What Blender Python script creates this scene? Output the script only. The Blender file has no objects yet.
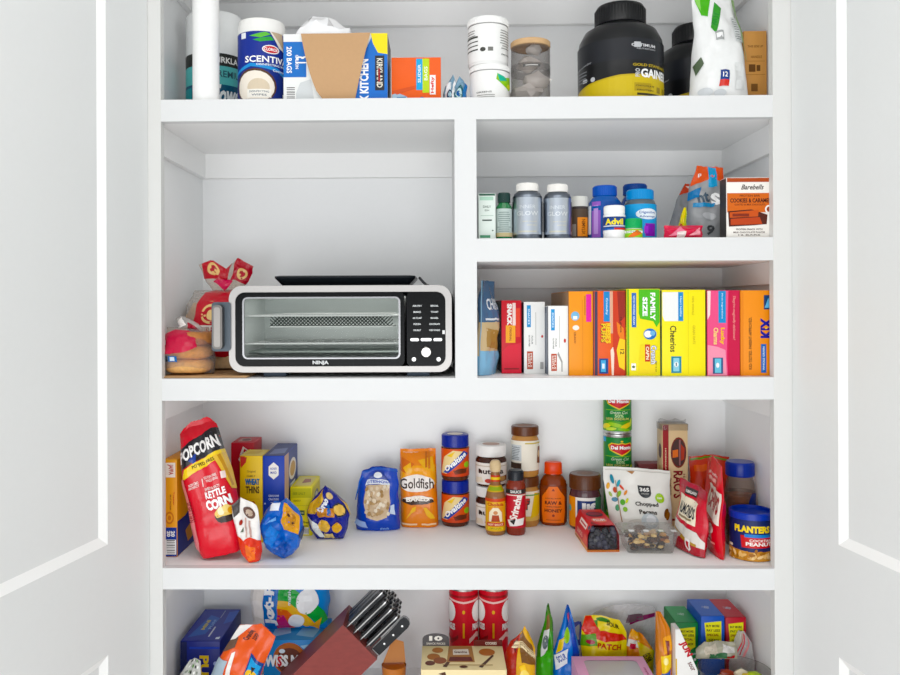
import bpy, bmesh, math, random
from mathutils import Vector, Matrix, Euler, noise
from mathutils.geometry import tessellate_polygon
PI = math.pi
COL = bpy.context.scene.collection
random.seed(7)

# ------------------------------------------------------------------ camera
CAM = Vector((0.0, -1.88, 1.5)); FOC = 835.0
SX, SY = 0.0256, -0.0361
CX, CY = 450 - 900 * SX, 337.5 + 900 * SY
ROT = Matrix.Rotation(math.radians(0.9), 4, 'Z') @ Matrix.Rotation(PI / 2, 4, 'X') @ Matrix.Rotation(math.radians(-0.23), 4, 'Z')
cam_data = bpy.data.cameras.new('camera'); cam = bpy.data.objects.new('camera', cam_data); COL.objects.link(cam)
cam.matrix_world = Matrix.Translation(CAM) @ ROT
cam_data.sensor_width = 36; cam_data.lens = FOC / 900 * 36; cam_data.shift_x = SX; cam_data.shift_y = SY
cam_data.clip_start = 0.05
bpy.context.scene.camera = cam

def U(px, py, y):
    """point of the photograph measured on the vertical plane at depth y -> (x, z)"""
    d = ROT.to_3x3() @ Vector(((px - CX) / FOC, -(py - CY) / FOC, -1))
    t = (y - CAM.y) / d.y
    p = CAM + d * t
    return p.x, p.z

# ------------------------------------------------------------------ materials
MATS = {}
def lin(c):
    c = c.lstrip('#'); out = []
    for i in (0, 2, 4):
        v = int(c[i:i + 2], 16) / 255
        out.append(v / 12.92 if v <= 0.04045 else ((v + 0.055) / 1.055) ** 2.4)
    return (*out, 1)
KINDS = {  # roughness, bump strength, bump scale, metallic, colour variation
    'card': (.42, .04, 300, 0, .03), 'foil': (.24, .35, 38, .0, .05), 'plastic': (.28, .02, 60, 0, .02),
    'paint': (.45, .03, 90, 0, .012), 'paper': (.75, .12, 120, 0, .04), 'metal': (.28, .05, 200, 1, .03),
    'rubber': (.6, .05, 200, 0, .03), 'wood': (.45, .1, 40, 0, .25), 'bread': (.7, .5, 120, 0, .35), 'gloss': (.1, .02, 30, 0, .02),
    'black': (.22, .02, 30, 0, .02), 'brushed': (.42, .06, 260, 1, .05)}
def mat(col, kind='card'):
    k = (col, kind)
    if k in MATS: return MATS[k]
    m = bpy.data.materials.new(kind + '_' + col.strip('#')); m.use_nodes = True
    nt = m.node_tree; b = nt.nodes['Principled BSDF']
    r, bs, sc, me, cv = KINDS[kind]
    b.inputs['Specular IOR Level'].default_value = .3 if kind in ('gloss', 'foil') else (.07 if kind == 'black' else .22)
    b.inputs['Roughness'].default_value = r; b.inputs['Metallic'].default_value = me
    tc = nt.nodes.new('ShaderNodeTexCoord'); nz = nt.nodes.new('ShaderNodeTexNoise')
    mp = nt.nodes.new('ShaderNodeMapping')
    nt.links.new(tc.outputs['Object'], mp.inputs['Vector']); nt.links.new(mp.outputs['Vector'], nz.inputs['Vector'])
    nz.inputs['Scale'].default_value = sc; nz.inputs['Detail'].default_value = 3
    if kind == 'wood': mp.inputs['Scale'].default_value = (1, .2, 3)
    hv = nt.nodes.new('ShaderNodeHueSaturation'); hv.inputs['Color'].default_value = lin(col); hv.inputs['Saturation'].default_value = 1.0 if kind in ('paint', 'metal', 'brushed', 'paper', 'wood', 'bread') else (1.04 if kind == 'gloss' else 1.14)
    mr = nt.nodes.new('ShaderNodeMapRange'); mr.inputs['To Min'].default_value = 1 - cv; mr.inputs['To Max'].default_value = 1 + cv
    nt.links.new(nz.outputs['Fac'], mr.inputs['Value']); nt.links.new(mr.outputs['Result'], hv.inputs['Value'])
    nt.links.new(hv.outputs['Color'], b.inputs['Base Color'])
    bp = nt.nodes.new('ShaderNodeBump'); bp.inputs['Strength'].default_value = bs; bp.inputs['Distance'].default_value = .004 if kind in ('foil', 'bread') else .001
    nt.links.new(nz.outputs['Fac'], bp.inputs['Height']); nt.links.new(bp.outputs['Normal'], b.inputs['Normal'])
    MATS[k] = m; return m
def clear(name='clear_plastic', tint='#ffffff', fac=.12, rough=.08, bump=0.0, body=.10):
    k = (name, tint, fac, body)
    if k in MATS: return MATS[k]
    m = bpy.data.materials.new(name); m.use_nodes = True; nt = m.node_tree
    for n in list(nt.nodes):
        if n.type != 'OUTPUT_MATERIAL': nt.nodes.remove(n)
    out = [n for n in nt.nodes if n.type == 'OUTPUT_MATERIAL'][0]
    tr = nt.nodes.new('ShaderNodeBsdfTransparent'); tr.inputs['Color'].default_value = lin(tint)
    gl = nt.nodes.new('ShaderNodeBsdfPrincipled'); gl.inputs['Base Color'].default_value = (body, body, body, 1); gl.inputs['Roughness'].default_value = rough
    fr = nt.nodes.new('ShaderNodeLayerWeight'); fr.inputs['Blend'].default_value = .35
    ad = nt.nodes.new('ShaderNodeMath'); ad.operation = 'MULTIPLY_ADD'; ad.inputs[1].default_value = .55; ad.inputs[2].default_value = fac
    nt.links.new(fr.outputs['Facing'], ad.inputs[0])
    mx = nt.nodes.new('ShaderNodeMixShader'); nt.links.new(ad.outputs[0], mx.inputs[0])
    nt.links.new(tr.outputs[0], mx.inputs[1]); nt.links.new(gl.outputs[0], mx.inputs[2]); nt.links.new(mx.outputs[0], out.inputs[0])
    if bump:
        nz = nt.nodes.new('ShaderNodeTexNoise'); nz.inputs['Scale'].default_value = 35; nz.inputs['Detail'].default_value = 3
        tc = nt.nodes.new('ShaderNodeTexCoord'); nt.links.new(tc.outputs['Object'], nz.inputs['Vector'])
        bp = nt.nodes.new('ShaderNodeBump'); bp.inputs['Strength'].default_value = bump; bp.inputs['Distance'].default_value = .01
        nt.links.new(nz.outputs['Fac'], bp.inputs['Height']); nt.links.new(bp.outputs['Normal'], gl.inputs['Normal']); nt.links.new(bp.outputs['Normal'], fr.inputs['Normal'])
    MATS[k] = m; return m

# ------------------------------------------------------------------ mesh builder
class MB:
    def __init__(s): s.v = []; s.f = []; s.m = []; s.mi = []
    def slot(s, m):
        if m not in s.m: s.m.append(m)
        return s.m.index(m)
    def add(s, vs, fs, m):
        b = len(s.v); s.v += [tuple(p) for p in vs]; k = s.slot(m)
        for f in fs: s.f.append(tuple(b + i for i in f)); s.mi.append(k)
    def box(s, lo, hi, m, bev=0.0, xf=None, face_mats=None):
        bm = bmesh.new(); bmesh.ops.create_cube(bm, size=1)
        for v in bm.verts: v.co = Vector([lo[i] + (v.co[i] + .5) * (hi[i] - lo[i]) for i in range(3)])
        if bev: bmesh.ops.bevel(bm, geom=bm.edges[:], offset=bev, segments=2, affect='EDGES', profile=.5)
        bm.normal_update(); bm.verts.ensure_lookup_table()
        b = len(s.v)
        for v in bm.verts: s.v.append(tuple(xf @ v.co) if xf else tuple(v.co))
        for f in bm.faces:
            mm = m
            if face_mats:
                n = f.normal
                for key, d in (('front', (0, -1, 0)), ('back', (0, 1, 0)), ('left', (-1, 0, 0)), ('right', (1, 0, 0)), ('top', (0, 0, 1)), ('bottom', (0, 0, -1))):
                    if key in face_mats and n.dot(Vector(d)) > .8: mm = face_mats[key]
            s.f.append(tuple(b + v.index for v in f.verts)); s.mi.append(s.slot(mm))
        bm.free()
    def lathe(s, prof, m, seg=40, sy=1.0, c=(0, 0, 0), mats=None, xf=None):
        vs = []; fs = {}
        n = len(prof)
        for (r, z) in prof:
            for k in range(seg):
                a = -PI / 2 + k * 2 * PI / seg
                p = Vector((c[0] + r * math.sin(a), c[1] - r * math.cos(a) * sy, c[2] + z)); vs.append(xf @ p if xf else p)
        for j in range(n - 1):
            mm = mats[j] if mats else m
            for k in range(seg):
                k2 = (k + 1) % seg
                fs.setdefault(mm, []).append((j * seg + k, j * seg + k2, (j + 1) * seg + k2, (j + 1) * seg + k))
        b = len(s.v); s.v += [tuple(p) for p in vs]
        for mm, l in fs.items():
            q = s.slot(mm)
            for f in l: s.f.append(tuple(b + i for i in f)); s.mi.append(q)
    def tube(s, pts, r, m, seg=8, cap=True):
        pts = [Vector(p) for p in pts]; vs = []; fs = []
        up = Vector((0, 0, 1))
        for i, p in enumerate(pts):
            d = (pts[min(i + 1, len(pts) - 1)] - pts[max(i - 1, 0)]).normalized()
            a = d.cross(up)
            if a.length < .1: a = d.cross(Vector((1, 0, 0)))
            a.normalize(); b = d.cross(a)
            for k in range(seg):
                t = 2 * PI * k / seg; vs.append(p + (a * math.cos(t) + b * math.sin(t)) * r)
        for i in range(len(pts) - 1):
            for k in range(seg):
                k2 = (k + 1) % seg; fs.append((i * seg + k, i * seg + k2, (i + 1) * seg + k2, (i + 1) * seg + k))
        if cap: fs += [tuple(range(seg))[::-1], tuple((len(pts) - 1) * seg + k for k in range(seg))]
        s.add(vs, fs, m)
    def prism(s, poly, y0, y1, m, face_m=None):
        n = len(poly); vs = [(x, y0, z) for x, z in poly] + [(x, y1, z) for x, z in poly]
        s.add(vs, [(i, n + i, n + (i + 1) % n, (i + 1) % n) for i in range(n)], m)
        tris = tessellate_polygon([[Vector((x, z, 0)) for x, z in poly]])
        s.add(vs, [t for t in tris] + [tuple(n + i for i in t) for t in tris], face_m or m)
    def blob(s, c, r, m, seed=0, amp=.15, sub=2):
        bm = bmesh.new(); bmesh.ops.create_icosphere(bm, subdivisions=sub, radius=1)
        for v in bm.verts:
            k = 1 + amp * noise.noise(v.co * 1.7 + Vector((seed * 3.1, seed, 0)))
            v.co = Vector((c[0] + v.co.x * r[0] * k, c[1] + v.co.y * r[1] * k, c[2] + v.co.z * r[2] * k))
        b = len(s.v); s.v += [tuple(v.co) for v in bm.verts]; q = s.slot(m)
        for f in bm.faces: s.f.append(tuple(b + v.index for v in f.verts)); s.mi.append(q)
        bm.free()
    def make(s, name, parent=None, smooth=True, fixn=False):
        me = bpy.data.meshes.new(name); me.from_pydata(s.v, [], s.f)
        for m in s.m: me.materials.append(m)
        me.polygons.foreach_set('material_index', s.mi)
        if smooth:
            me.polygons.foreach_set('use_smooth', [True] * len(s.f)); me.set_sharp_from_angle(angle=math.radians(38))
        me.update()
        if fixn:
            bm = bmesh.new(); bm.from_mesh(me); bmesh.ops.recalc_face_normals(bm, faces=bm.faces[:]); bm.to_mesh(me); bm.free()
        o = bpy.data.objects.new(name, me); COL.objects.link(o)
        if parent: o.parent = parent
        return o

# ------------------------------------------------------------------ printed artwork (flat shapes and lettering laid on a surface)
class Surf:
    """grid of points (nu+1) x (nv+1); W,H metric size"""
    def __init__(s, fn, nu, nv, W, H, flip=False):
        s.nu, s.nv, s.W, s.H = nu, nv, W, H
        s.g = [[Vector(fn(i / nu, j / nv)) for j in range(nv + 1)] for i in range(nu + 1)]
        s.n = []
        for i in range(nu + 1):
            row = []
            for j in range(nv + 1):
                du = s.g[min(i + 1, nu)][j] - s.g[max(i - 1, 0)][j]; dv = s.g[i][min(j + 1, nv)] - s.g[i][max(j - 1, 0)]
                n = du.cross(dv); n = n.normalized() if n.length > 1e-12 else Vector((0, -1, 0))
                row.append(-n if flip else n)
            s.n.append(row)
    def pt(s, u, v, i, j, off):
        a = u * s.nu - i; b = v * s.nv - j; g = s.g; n = s.n
        w = ((1 - a) * (1 - b), a * (1 - b), a * b, (1 - a) * b)
        P = g[i][j] * w[0] + g[i + 1][j] * w[1] + g[i + 1][j + 1] * w[2] + g[i][j + 1] * w[3]
        N = n[i][j] * w[0] + n[i + 1][j] * w[1] + n[i + 1][j + 1] * w[2] + n[i][j + 1] * w[3]
        return P + N * off
def split(p, ax, val):
    A, B = [], []
    n = len(p)
    for i in range(n):
        a, b = p[i], p[(i + 1) % n]
        if a[ax] <= val: A.append(a)
        if a[ax] >= val: B.append(a)
        if (a[ax] - val) * (b[ax] - val) < 0:
            t = (val - a[ax]) / (b[ax] - a[ax]); q = (a[0] + (b[0] - a[0]) * t, a[1] + (b[1] - a[1]) * t)
            A.append(q); B.append(q)
    return (A if len(A) > 2 else None), (B if len(B) > 2 else None)
def cells(p, nu, nv):
    pieces = [p]
    for ax, n in ((0, nu), (1, nv)):
        new = []
        for q in pieces:
            lo = min(c[ax] for c in q); hi = max(c[ax] for c in q)
            if hi <= 0 or lo >= 1: continue
            cur = q
            if lo < 0: cur = split(cur, ax, 0)[1]
            if cur and hi > 1: cur = split(cur, ax, 1)[0]
            if not cur: continue
            lo = max(lo, 0); hi = min(hi, 1)
            for k in range(int(math.floor(lo * n + 1e-6)) + 1, int(math.ceil(hi * n - 1e-6))):
                if not cur: break
                a, cur = split(cur, ax, k / n)
                if a: new.append(a)
            if cur: new.append(cur)
        pieces = new
    return pieces
TXT = {}
def glyphs(text, bold, shear):
    k = (text, bold, shear)
    if k in TXT: return TXT[k]
    cu = bpy.data.curves.new('t', 'FONT'); cu.body = text; cu.size = 1; cu.offset = bold * .018; cu.resolution_u = 2; cu.shear = shear
    ob = bpy.data.objects.new('t', cu); me = bpy.data.meshes.new_from_object(ob)
    vs = [(v.co.x, v.co.y) for v in me.vertices]; fs = [tuple(p.vertices) for p in me.polygons]
    x0 = min(v[0] for v in vs); x1 = max(v[0] for v in vs); y0 = min(v[1] for v in vs); y1 = max(v[1] for v in vs)
    vs = [((v[0] - x0) / (x1 - x0) - .5, (v[1] - y0) / max(y1 - y0, 1e-6) - .5) for v in vs]
    bpy.data.objects.remove(ob); bpy.data.meshes.remove(me); bpy.data.curves.remove(cu)
    TXT[k] = (vs, fs); return TXT[k]
def art(mb, S, ops, kind='card', off0=.0003, step=.00007):
    """ops: ('r',x0,y0,x1,y1,col) ('e',cx,cy,rx,ry,col[,rot]) ('p',[pts],col) ('t',text,cx,cy,len,h,col[,rot,bold,shear]) in 0..1 of the surface"""
    off = off0
    for op in ops:
        off += step; polys = []
        t = op[0]
        if t == 'r':
            x0, y0, x1, y1, c = op[1:6]; polys = [[(x0, y0), (x1, y0), (x1, y1), (x0, y1)]]
        elif t == 'e':
            cx, cy, rx, ry, c = op[1:6]; ro = math.radians(op[6]) if len(op) > 6 else 0
            q = []
            for k in range(20):
                a = 2 * PI * k / 20; dx = rx * math.cos(a) * S.W; dy = ry * math.sin(a) * S.H
                q.append((cx + (dx * math.cos(ro) - dy * math.sin(ro)) / S.W, cy + (dx * math.sin(ro) + dy * math.cos(ro)) / S.H))
            polys = [q]
        elif t == 'p':
            pts, c = op[1], op[2]
            polys = [[pts[i] for i in tr] for tr in tessellate_polygon([[Vector((p[0], p[1], 0)) for p in pts]])]
        elif t == 't':
            text, cx, cy, L, h, c = op[1:7]; rot = op[7] if len(op) > 7 else 0; bold = op[8] if len(op) > 8 else 1; sh = op[9] if len(op) > 9 else 0
            vs, fs = glyphs(text, bold, sh)
            if abs(abs(rot) - 90) < 1: lm, hm = L * S.H, h * S.W
            else: lm, hm = L * S.W, h * S.H
            ro = math.radians(rot); cr, sr = math.cos(ro), math.sin(ro)
            q = [(cx + (x * lm * cr - y * hm * sr) / S.W, cy + (x * lm * sr + y * hm * cr) / S.H) for x, y in vs]
            polys = [[q[i] for i in f] for f in fs]
        M = mat(c, kind) if isinstance(c, str) else c
        sl = mb.slot(M)
        for p in polys:
            for q in cells(p, S.nu, S.nv):
                mu = sum(a[0] for a in q) / len(q); mv = sum(a[1] for a in q) / len(q)
                i = min(max(int(mu * S.nu), 0), S.nu - 1); j = min(max(int(mv * S.nv), 0), S.nv - 1)
                b = len(mb.v)
                for a in q: mb.v.append(tuple(S.pt(a[0], a[1], i, j, off)))
                idx = list(range(b, b + len(q)))
                v0, v1, v2 = (Vector(mb.v[k]) for k in idx[:3])
                if (v1 - v0).cross(v2 - v0).dot(S.n[i][j]) < 0: idx.reverse()
                mb.f.append(tuple(idx)); mb.mi.append(sl)

# ------------------------------------------------------------------ tagging
def tag(o, label, cat, group=None):
    o['label'] = label; o['category'] = cat
    if group: o['group'] = group
    return o
def struct(o): o['kind'] = 'structure'; return o
def root(name, loc, rz=0):
    o = bpy.data.objects.new(name, None); COL.objects.link(o); o.empty_display_size = .03
    o.location = loc; o.rotation_euler = (0, 0, rz); return o
def settle(o, z):
    """lower or lift a thing until its lowest point stands on height z"""
    bpy.context.view_layer.update()
    lo = 1e9
    for c in [o] + list(o.children_recursive):
        if c.type == 'MESH':
            for v in c.data.vertices: lo = min(lo, (c.matrix_world @ v.co).z)
    o.location.z += z - lo + .0004
def barcode(x0, y0, x1, y1, col='#111111', n=9, bg='#f4f4f2', vertical=False):
    ops = [('r', x0, y0, x1, y1, bg)]
    for k in range(n):
        a = (k + .3) / n; w = (.28 + .3 * ((k * 7) % 3) / 3) / n
        if vertical: ops.append(('r', x0 + .1 * (x1 - x0), y0 + (y1 - y0) * a, x1 - .1 * (x1 - x0), y0 + (y1 - y0) * (a + w), col))
        else: ops.append(('r', x0 + (x1 - x0) * a, y0 + .1 * (y1 - y0), x0 + (x1 - x0) * (a + w), y1 - .1 * (y1 - y0), col))
    return ops
def lines(cx, y0, w, n, dy, h, col, seed=1):
    """rows of tiny unreadable print, as the photograph shows it"""
    r = random.Random(seed); out = []
    for k in range(n):
        ww = w * r.uniform(.6, 1); out.append(('r', cx - ww / 2, y0 - k * dy, cx + ww / 2, y0 - k * dy + h, col))
    return out

# ------------------------------------------------------------------ cartons
def carton(name, label, cat, x0, x1, y, ptop, zs, d, col, arts, kind='card', group=None, faces=None, rz=0, px=True, h=None, parent=None):
    """upright carton: front face spans photo columns x0..x1 at depth y, top at row ptop"""
    if px:
        zz = U((x0 + x1) / 2, ptop, y)[1]; pm = ptop + 35
        X0 = U(x0, pm, y)[0]; X1 = U(x1, pm, y)[0]
    else: X0, X1, zz = x0, x1, ptop
    if h is None: h = zz - zs
    W = X1 - X0; mb = MB(); M = mat(col, kind)
    fm = {k: mat(c, kind) for k, c in (faces or {}).items()}
    mb.box((-W / 2, 0, 0), (W / 2, d, h), M, .0011, face_mats=fm)
    e = .0012
    S = {'front': Surf(lambda u, v: (-W / 2 + e + u * (W - 2 * e), 0, e + v * (h - 2 * e)), 1, 1, W, h),
         'left': Surf(lambda u, v: (-W / 2, d - e - u * (d - 2 * e), e + v * (h - 2 * e)), 1, 1, d, h),
         'right': Surf(lambda u, v: (W / 2, e + u * (d - 2 * e), e + v * (h - 2 * e)), 1, 1, d, h),
         'top': Surf(lambda u, v: (-W / 2 + e + u * (W - 2 * e), e + v * (d - 2 * e), h), 1, 1, W, d)}
    for k, ops in arts.items(): art(mb, S[k], ops, kind)
    o = mb.make(name)
    o.location = ((X0 + X1) / 2, y, zs + .0004); o.rotation_euler = (0, 0, rz)
    tag(o, label, cat, group); return o

# ------------------------------------------------------------------ flexible bags
def lerp_tab(tab, t):
    if t <= tab[0][0]: return tab[0][1:]
    for a, b in zip(tab, tab[1:]):
        if t <= b[0]:
            k = (t - a[0]) / (b[0] - a[0]); return [p + (q - p) * k for p, q in zip(a[1:], b[1:])]
    return tab[-1][1:]
def bag(name, label, cat, loc, W, H, T, base, ops, mode='stand', outline=None, top=None, bot=None, seed=1, amp=.006, kind='foil', rot=(0, 0, 0),
        zs=None, group=None, back=None, nu=20, nv=26, wob=.02, parent=None, seal=.05, backops=None, M=None):
    outline = outline or [(0, -.5, .5), (1, -.5, .5)]
    top = top or [(0, 1), (1, 1)]; bot = bot or [(0, 0), (1, 0)]
    def g(v):
        if mode == 'stand':
            a = min(1, .70 + 2 * v); b = 1 if v < .25 else max(0, 1 - (v - .25) / (1 - seal - .25)) ** .75
            return a * b
        if mode == 'brick':
            a = min(1, .88 + 2 * v); b = 1 if v < .75 else max(0, 1 - (v - .75) / (1 - seal - .75)) ** .6
            return a * b
        t = min(max((v - seal) / (1 - 2 * seal), 0), 1); return math.sin(PI * t) ** .55
    def P(u, v, side):
        l, r = lerp_tab(outline, v)
        x = W * (l + (r - l) * u) + W * wob * noise.noise(Vector((v * 6, seed, u * 2)))
        z = H * (v * lerp_tab(top, u)[0] + (1 - v) * lerp_tab(bot, u)[0])
        ee = (1 - abs(2 * u - 1) ** (5 if mode == 'brick' else 2.6)) ** .55
        t = T / 2 * g(v) * ee
        q = Vector((u * 4 * W / max(W, H) , v * 4, seed * 2.7 + (side + 1) * 3))
        wr = noise.noise(q * 1.3) + .6 * noise.noise(q * 3.1) + .35 * (1 - abs(noise.noise(q * 2.2)) * 2)
        edge = min(1, 6 * min(u, 1 - u) + .0) * min(1, 5 * (1 - v)) * (min(1, 5 * v + .25))
        t = max(t + amp * wr * edge, .0009)
        z += H * .008 * noise.noise(Vector((u * 9, seed, 3)))
        bend = .012 * noise.noise(Vector((u * 2.5, v * 2.5, seed + 9.)))
        return Vector((x, side * t + bend * min(1, 2 * v), z))
    SF = Surf(lambda u, v: P(u, v, -1), nu, nv, W, H); SB = Surf(lambda u, v: P(u, v, 1), nu, nv, W, H, flip=True)
    mb = MB(); M = M or mat(base, kind); MK = mat(back, kind) if back else M
    n1 = nv + 1; F = [SF.g[i][j] for i in range(nu + 1) for j in range(n1)]; B = [SB.g[i][j] for i in range(nu + 1) for j in range(n1)]
    nF = len(F); ff = []; fb = []
    for i in range(nu):
        for j in range(nv):
            a, b, c, d = i * n1 + j, (i + 1) * n1 + j, (i + 1) * n1 + j + 1, i * n1 + j + 1
            ff.append((a, b, c, d)); fb.append((nF + a, nF + d, nF + c, nF + b))
    for j in range(nv):
        ff.append((j, j + 1, nF + j + 1, nF + j)); q = nu * n1; ff.append((q + j, nF + q + j, nF + q + j + 1, q + j + 1))
    for i in range(nu):
        a, b = i * n1, (i + 1) * n1
        ff.append((a, nF + a, nF + b, b)); ff.append((a + nv, b + nv, nF + b + nv, nF + a + nv))
    mb.add(F + B, ff, M)
    k = mb.slot(MK); 
    for f in fb: mb.f.append(f); mb.mi.append(k)
    if ops: art(mb, SF, ops, kind, off0=.0009, step=.00014)
    if backops: art(mb, SB, backops, kind, off0=.0005, step=.0001)
    o = mb.make(name, parent); o.location = loc; o.rotation_euler = rot
    if label: tag(o, label, cat, group)
    if zs is not None: settle(o, zs)
    return o

# ------------------------------------------------------------------ round containers
def disc(r0, z): return [(r0, z), (0.0001, z)]
def vessel(name, label, cat, x, y, zs, body, bm, lid=None, lm=None, lab=None, labm=None, labops=None, contents=None, cm=None, sy=1, group=None, rz=0,
           tilt=0, bodymats=None, lidtop=None, ribs=True, labkind='card', seg=40, extra=None, bodyname='body', lidname='lid'):
    """body/lid: (r,z) profiles; lab: (z0,r0,z1,r1)"""
    rz = rz - math.atan2(x, 1.88 + y)      # labels turned towards the room
    t = root(name, (x, y, zs + .0004), rz)
    mb = MB(); mb.lathe([(0.0001, body[0][1])] + body, bm, seg, sy, mats=([bodymats[0]] + bodymats) if bodymats else None); mb.make(bodyname, t)
    if contents:
        mb = MB(); mb.lathe([(0.0001, contents[0][1])] + contents + [(0.0001, contents[-1][1])], cm, seg, sy); mb.make('contents', t)
    if lid:
        mb = MB(); mb.lathe(lid + [(0.0001, lid[-1][1])], lm, seg, sy)
        if ribs:
            r = max(p[0] for p in lid); z0 = min(p[1] for p in lid if p[0] > .97 * r); z1 = max(p[1] for p in lid if p[0] > .97 * r)
            for k in range(48):
                a = 2 * PI * k / 48; c = Vector((r * math.cos(a), r * sy * math.sin(a), 0))
                xf = Matrix.Translation(c) @ Matrix.Rotation(a, 4, 'Z')
                mb.box((-.0006, -.0009, z0 + .001), (.0005, .0009, z1 - .001), lm, xf=xf)
        if lidtop: art(mb, Surf(lambda u, v: ((u - .5) * 1.4 * lid[-1][0], (v - .5) * 1.4 * lid[-1][0], lid[-1][1]), 1, 1, 1, 1), lidtop)
        mb.make(lidname, t)
    if lab:
        labs = [(lab, labm, labops)] if not isinstance(lab, list) else lab
        for (l, m_, ops) in labs:
            z0, r0, z1, r1 = l
            mb = MB(); e = .0005
            mb.lathe([(r0 + e, z0), (r1 + e, z1)], mat(m_, labkind) if isinstance(m_, str) else m_, seg, sy)
            if ops:
                def fn(u, v):
                    a = (u - .5) * PI; r = r0 + e + (r1 - r0) * v
                    return (r * math.sin(a), -r * math.cos(a) * sy, z0 + (z1 - z0) * v)
                art(mb, Surf(fn, seg // 2, 1, PI * r0, z1 - z0), ops, labkind)
            mb.make('printed_label', t)
    if extra: extra(t)
    if tilt: t.rotation_euler = (0, tilt, rz)
    tag(t, label, cat, group); return t
# ================================================================== the pantry shell
WHITE = mat('#fbfbfa', 'paint'); FRONT = mat('#dedfdf', 'paint'); FRAME = mat('#dadad7', 'paint'); WALLW = mat('#f7f8f8', 'paint'); DOORW = mat('#e6e8e7', 'paint'); BEVEL_LIT = mat('#fdfdfb', 'paint')
XL, XR, YB = -.6555, .780, .42        # inside of the cupboard
def sbox(name, lo, hi, m, bev=0, kind=True):
    mb = MB(); mb.box(lo, hi, m, bev); o = mb.make(name, smooth=False)
    if kind: struct(o)
    return o
# floor, ceiling and walls of the room the doors open into
mb = MB(); mb.box((-2.6, -3.6, -.05), (2.8, .6, 0), mat('#d5d3cf', 'wood')); struct(mb.make('floor', smooth=False))
sbox('ceiling', (-2.6, -3.6, 2.75), (2.8, .6, 2.8), WALLW)
sbox('wall_left', (-2.65, -3.6, 0), (-2.6, .6, 2.75), WALLW)
sbox('wall_right', (2.8, -3.6, 0), (2.85, .6, 2.75), WALLW)
sbox('wall_front_left', (-2.6, 0, 0), (-.76, .08, 2.75), WALLW)
sbox('wall_front_right', (.90, 0, 0), (2.8, .08, 2.75), WALLW)
sbox('wall_front_top', (-.76, 0, 2.5), (.90, .08, 2.75), WALLW)
# cupboard carcass
sbox('wall_cupboard_left', (-.76, 0.02, 0), (XL, YB + .03, 2.5), WALLW)
sbox('wall_cupboard_right', (XR, 0.02, 0), (.90, YB + .03, 2.5), WALLW)
sbox('wall_back', (XL, YB, 0), (XR, YB + .03, 2.5), WALLW)
sbox('ceiling_cupboard', (-.76, .02, 2.45), (.90, YB + .03, 2.5), WALLW)
sbox('trim_1', (-.76, -.004, 0), (-.629, .02, 2.5), FRAME, .001)
sbox('trim_2', (.7445, -.004, 0), (.90, .02, 2.5), FRAME, .001)
# shelves: (name, x0, x1, z0, z1)
SHZ = {'A': 1.966, 'M': 1.6486, 'B': 1.3356, 'C': .9077, 'D': .500}
for nm, x0, x1, z0, z1 in (('shelf', XL, XR, 1.917, 1.966), ('shelf', .083, XR, 1.597, 1.6486), ('shelf', XL, XR, 1.286, 1.3356),
                           ('shelf', XL, XR, .860, .9077), ('shelf', XL, XR, .452, .500), ('shelf', XL, XR, 2.33, 2.38), ('shelf', XL, XR, .06, .11)):
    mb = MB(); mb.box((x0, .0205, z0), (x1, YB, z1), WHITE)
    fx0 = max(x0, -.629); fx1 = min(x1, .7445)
    mb.box((fx0, -.003, z0), (fx1, .0205, z1), FRONT)  # same white paint greyed: colour evens out the stronger light on the fronts
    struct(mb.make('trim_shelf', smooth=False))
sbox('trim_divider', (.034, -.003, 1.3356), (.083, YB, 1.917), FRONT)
# cleats carrying the shelves
def cleat(x0, x1, z0, z1, sides=(1, 1)):
    mb = MB()
    mb.box((x0, YB - .02, z0), (x1, YB, z1), WHITE, .0008)
    if sides[0]: mb.box((x0, .0205, z0), (x0 + .014, YB - .02, z1), WHITE, .0008)
    if sides[1]: mb.box((x1 - .014, .0205, z0), (x1, YB - .02, z1), WHITE, .0008)
    struct(mb.make('trim_cleat', smooth=False))
cleat(XL, .034, 1.8495, 1.917, (1, 0)); cleat(.083, XR, 1.8495, 1.917, (0, 1))
cleat(.083, XR, 1.545, 1.597, (0, 1)); cleat(XL, XR, 1.236, 1.286); cleat(XL, XR, .815, .860); cleat(XL, XR, 2.2645, 2.33)

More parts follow.
